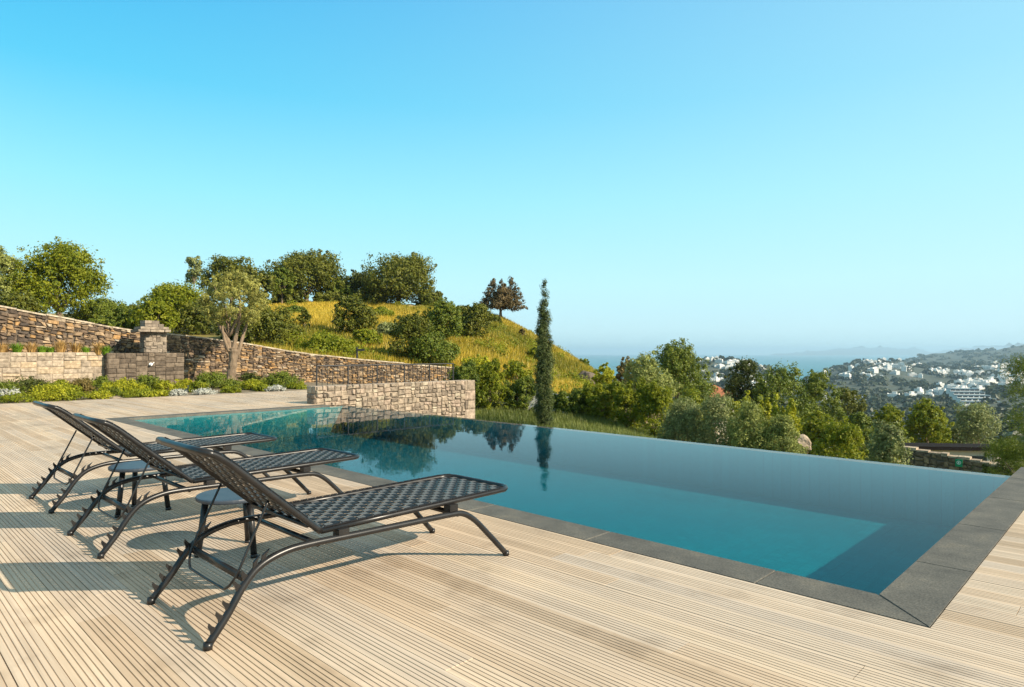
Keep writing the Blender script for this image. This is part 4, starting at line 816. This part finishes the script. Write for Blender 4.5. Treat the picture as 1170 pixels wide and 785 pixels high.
# ------------------------------------------------------------------ loungers
def side(prof, x): return [(x, y, z) for y, z in prof]
RUN = catmull([(1.117-1.14, .018), (1.203-1.14, .122), (1.284-1.14, .235), (1.362-1.14, .303), (1.474-1.14, .340), (1.611-1.14, .350), (1.952-1.14, .344), (2.279-1.14, .338), (2.497-1.14, .334), (2.61-1.14, .324), (2.70-1.14, .275), (2.79-1.14, .190), (2.96-1.14, .014)], 5)
BACK = catmull([(.552, .392), (.41, .514), (.27, .636), (.12, .768), (.07, .808), (.035, .832), (.005, .846)], 6)
HW, HR, HF = .312, .346, .374        # half widths: seat, runners at the top, feet
def runx(z): return HF + (HR - HF) * min(1., z / .34)
def weave(mb_a, mb_b, path, halfw, skip=0, pitch=.0500, sw=.0445, amp=.0030):
    """flat straps woven over and under: lengthwise ones into mb_a, crosswise ones into mb_b"""
    path = np.asarray(path); seg = np.linalg.norm(np.diff(path, axis=0), axis=1); cum = np.concatenate([[0], np.cumsum(seg)]); Lt = cum[-1]
    def at(s): return np.array([np.interp(s, cum, path[:, 0]), np.interp(s, cum, path[:, 1])])
    def nrm(s):
        t = at(min(s + .01, Lt)) - at(max(s - .01, 0)); t /= np.linalg.norm(t) + 1e-9; return np.array([-t[1], t[0]]) * (1 if t[0] > 0 else -1)
    na = int(2 * halfw / pitch); nb = int(Lt / pitch); oa = -halfw + (2 * halfw - na * pitch) / 2; ob = (Lt - nb * pitch) / 2
    def strip(mb, pts, wv):
        V = []
        for p_, w_ in zip(pts, wv): V += [p_ - w_, p_ + w_]
        mb.add(V, [(2*i, 2*i+1, 2*i+3, 2*i+2) for i in range(len(pts)-1)], rnd.random())
    for i in range(na):
        x = oa + (i + .5) * pitch; pts = []; wv = []
        for s in np.linspace(0, Lt, nb * 4 + 1):
            q = at(s); n_ = nrm(s); h = amp * math.cos(math.pi * ((s - ob) / pitch - .5) + math.pi * i); h = math.copysign(abs(h / amp) ** .6, h) * amp
            pts.append(np.array([x, q[0] + n_[0] * h, q[1] + n_[1] * h])); wv.append(np.array([sw / 2, 0, 0]))
        strip(mb_a, pts, wv)
    for j in range(skip, nb):
        s = ob + (j + .5) * pitch; q = at(s); n_ = nrm(s); t = at(min(s + .01, Lt)) - at(max(s - .01, 0)); t /= np.linalg.norm(t); pts = []; wv = []
        for x in np.linspace(-halfw, halfw, na * 4 + 1):
            h = -amp * math.cos(math.pi * ((x - oa) / pitch - .5) + math.pi * j); h = math.copysign(abs(h / amp) ** .6, h) * amp
            pts.append(np.array([x, q[0] + n_[0] * h, q[1] + n_[1] * h])); wv.append(np.array([0, t[0], t[1]]) * sw / 2)
        strip(mb_b, pts, wv)
        for sx in (-1, 1):             # each strap wraps round the side rail
            c_ = np.array([sx * halfw, q[0], q[1]]); ring = []
            for a_ in np.linspace(-.5, .75, 5): ring.append(c_ + np.array([sx * math.sin(a_) * .0195, n_[0] * math.cos(a_) * .0195, n_[1] * math.cos(a_) * .0195]))
            strip(mb_a, ring, [np.array([0, t[0], t[1]]) * sw / 2] * 7)
def make_lounger():
    o = thing('sun_lounger', 'x', 'sun lounger')
    for sx in (-1, 1):
        mb = MB(); mb.tube([(sx * runx(z), y, z) for y, z in RUN], .0175, 12); r_ = mb.build('side_rail', m_metal, o, True)
        mb = MB()                      # saw-tooth hooks for the support bar
        for k_, t in enumerate((.075, .15, .225, .30, .375, .47, .56)):
            i = int(t * 30); q = RUN[i]; d = RUN[i + 1] - RUN[i]; d /= np.linalg.norm(d); n_ = np.array([-d[1], d[0]])
            b = q + n_ * .012; hgt = .048 if k_ < 5 else .034
            Vp = [b - d * .018, b + d * .018, b + d * .016 + n_ * hgt * .45, b + n_ * hgt * .9 + d * .02, b + n_ * hgt * .75 + d * .004, b - d * .006 + n_ * hgt * .3]
            if k_ >= 5: Vp[3] = b + n_ * hgt + d * .045
            rx = sx * runx(q[1]); V = [(rx - .006, *v_) for v_ in Vp] + [(rx + .006, *v_) for v_ in Vp]; mb.add(V, [(0,1,2,3,4,5), (11,10,9,8,7,6)] + [(i_, i_+6, (i_+1) % 6+6, (i_+1) % 6) for i_ in range(6)])
        mb.build('hook_rack', m_metal, r_)
        for q, d in ((RUN[0], (-.3, -1)), (RUN[-1], (.3, -1))):
            mb = MB(); mb.tube([(sx * (HF - .001), q[0], q[1] + .012), (sx * HF, q[0] + d[0] * .01, .001)], .0205, 12); mb.build('foot_cap', m_metal, r_, True)
    for y in (.66, 1.40):
        for sx in (-1, 1): mb = MB(); xs_ = sorted((sx * (HW - .014), sx * (HR + .012))); mb.box((xs_[0], y - .03, .352), (xs_[1], y + .03, .390)); mb.build('bracket', m_metal, o)
    mb = MB(); mb.tube([(-runx(.25), .16, .252), (runx(.25), .16, .252)], .021, 10, sx=.6); mb.build('crossbar', m_metal, o, True)
    mb = MB(); mb.tube([(-HR, 1.44, .325), (HR, 1.44, .325)], .016, 10); mb.build('crossbar', m_metal, o, True)
    mb = MB(); mb.tube([(-HR, .52, .340), (HR, .52, .340)], .014, 10); mb.build('crossbar', m_metal, o, True)
    # seat frame with rounded foot end
    y0_, y1_, rc = .555, 1.935, .095; loop = [(-HW, y0_, .392)] + [(-HW, y0_ + (y1_ - rc - y0_) * t, .392 + .012 * t) for t in (.33, .66, 1)]
    loop += [(-HW + rc - rc * math.cos(a_), y1_ - rc + rc * math.sin(a_), .404) for a_ in np.linspace(.25, 1.57, 6)]
    loop += [(-x, y, z) for x, y, z in loop[::-1]]
    mb = MB(); mb.tube(loop, .0165, 12); mb.build('seat_frame', m_metal, o, True)
    ma, mb_ = MB(), MB(); weave(ma, mb_, [(y0_ + .01, .394), (1.2, .400), (y1_ - .02, .404)], HW)
    # the straps at the foot end follow the rounded corners
    for q in (ma, mb_):
        for v_ in q.v:
            for row in v_:
                dy = row[1] - (y1_ - rc)
                if dy > 0: lim = HW - rc + math.sqrt(max(0, rc * rc - dy * dy)); row[0] = max(-lim, min(lim, row[0]))
    s_ = ma.build('seat', m_warp, o); mb_.build('cross_straps', m_weft, s_)
    mb = MB(); path = side(BACK, -HW); topc = BACK[-1]
    top = [(-HW + .05, topc[0] - .026, topc[1] + .008), (-HW * .5, topc[0] - .034, topc[1] + .008), (HW * .5, topc[0] - .034, topc[1] + .008), (HW - .05, topc[0] - .026, topc[1] + .008)]
    mb.tube(path[:-1] + [path[-1]] + top + side(BACK, HW)[::-1], .0175, 12); mb.tube([(-HW, BACK[3][0], BACK[3][1] - .02), (HW, BACK[3][0], BACK[3][1] - .02)], .012, 8)
    b_ = mb.build('backrest', m_metal, o, True)
    ma, mb_ = MB(), MB(); weave(ma, mb_, BACK, HW, 2); ma.build('straps', m_warp, b_); mb_.build('cross_straps', m_weft, b_)
    ux = HW - .03; mb = MB(); ba = (1.433 - 1.14, .585); bb = (1.284 - 1.14, .272)
    mb.tube(catmull([(-ux, *ba), (-ux, (ba[0]+bb[0])/2, (ba[1]+bb[1])/2), (-ux, bb[0], bb[1]), (-ux + .05, bb[0] - .03, bb[1] - .075), (-ux + .14, bb[0] - .035, bb[1] - .085), (ux - .14, bb[0] - .035, bb[1] - .085), (ux - .05, bb[0] - .03, bb[1] - .075), (ux, bb[0], bb[1]), (ux, (ba[0]+bb[0])/2, (ba[1]+bb[1])/2), (ux, *ba)], 6), .0065, 8)
    mb.build('support_bar', m_metal, o, True)
    return o
def copy_tree(o, parent=None):
    c_ = o.copy(); C.objects.link(c_); c_.parent = parent
    for ch in list(o.children): copy_tree(ch, c_)
    return c_
lg = make_lounger()
for i, (x, y, rz, lab) in enumerate(((-3.315, 1.14, 0, 'black woven sun lounger nearest the camera, raised back, feet towards the pool'), (-5.10, 1.16, .01, 'middle black woven sun lounger, between the two round side tables'), (-6.70, 1.20, .01, 'farthest black woven sun lounger, partly hidden by the middle one'))):
    o = lg if i == 0 else copy_tree(lg); o.location = (x, y, .0015); o.rotation_euler = (0, 0, rz); tag(o, lab, 'sun lounger', 'sun loungers in a row on the deck')
def make_table():
    o = thing('side_table', 'x', 'side table'); mb = MB(); n_ = 40; V = []
    for r_, z in ((.205, .352), (.222, .356), (.226, .364), (.226, .374), (.222, .381), (.205, .383)): V += [(r_*math.cos(a_), r_*math.sin(a_), z) for a_ in np.linspace(0, 6.283, n_, endpoint=False)]
    mb.add(V, [(i*n_+j, i*n_+(j+1) % n_, (i+1)*n_+(j+1) % n_, (i+1)*n_+j) for i in range(5) for j in range(n_)] + [tuple(range(n_))[::-1], tuple(range(5*n_, 6*n_))]); mb.build('table_top', m_top, o)
    for k_ in range(3):
        a_ = k_ * 2.0944; d = np.array([math.cos(a_), math.sin(a_)]); mb = MB(); mb.tube([(*(d * .165), .353), (*(d * .21), .002)], [.021, .019], 12); lgp = mb.build('leg', m_metal, o, True)
        mb = MB(); mb.tube([(*(d * .209), .02), (*(d * .2115), .0005)], .0225, 12); mb.build('foot_cap', m_metal, lgp, True)
    return o
tb = make_table()
tb.location = (-4.256, 1.777, .001); tb.rotation_euler = (0, 0, math.atan2(.043, .206)); tag(tb, 'small round dark side table nearer the camera, by the nearest lounger', 'side table', 'round side tables between the loungers')
t2 = copy_tree(tb); t2.location = (-5.89, 1.70, .001); t2.rotation_euler = (0, 0, math.atan2(-.18, .09)); t2['label'] = 'small round dark side table farther back, by the farthest lounger'

# ------------------------------------------------------------------ air
m_haze = bpy.data.materials.new('haze'); m_haze.use_nodes = True; n = m_haze.node_tree; n.nodes.clear()
po = n.nodes.new('ShaderNodeOutputMaterial'); pv = n.nodes.new('ShaderNodeVolumePrincipled'); pv.inputs['Color'].default_value = (.55, .80, 1, 1); pv.inputs['Density'].default_value = .000105; pv.inputs['Anisotropy'].default_value = .2
n.links.new(pv.outputs[0], po.inputs['Volume'])
mb = MB(); mb.box((-21000, -21000, -113), (21000, 21000, 110)); tag(mb.build('haze', m_haze), kind='stuff')
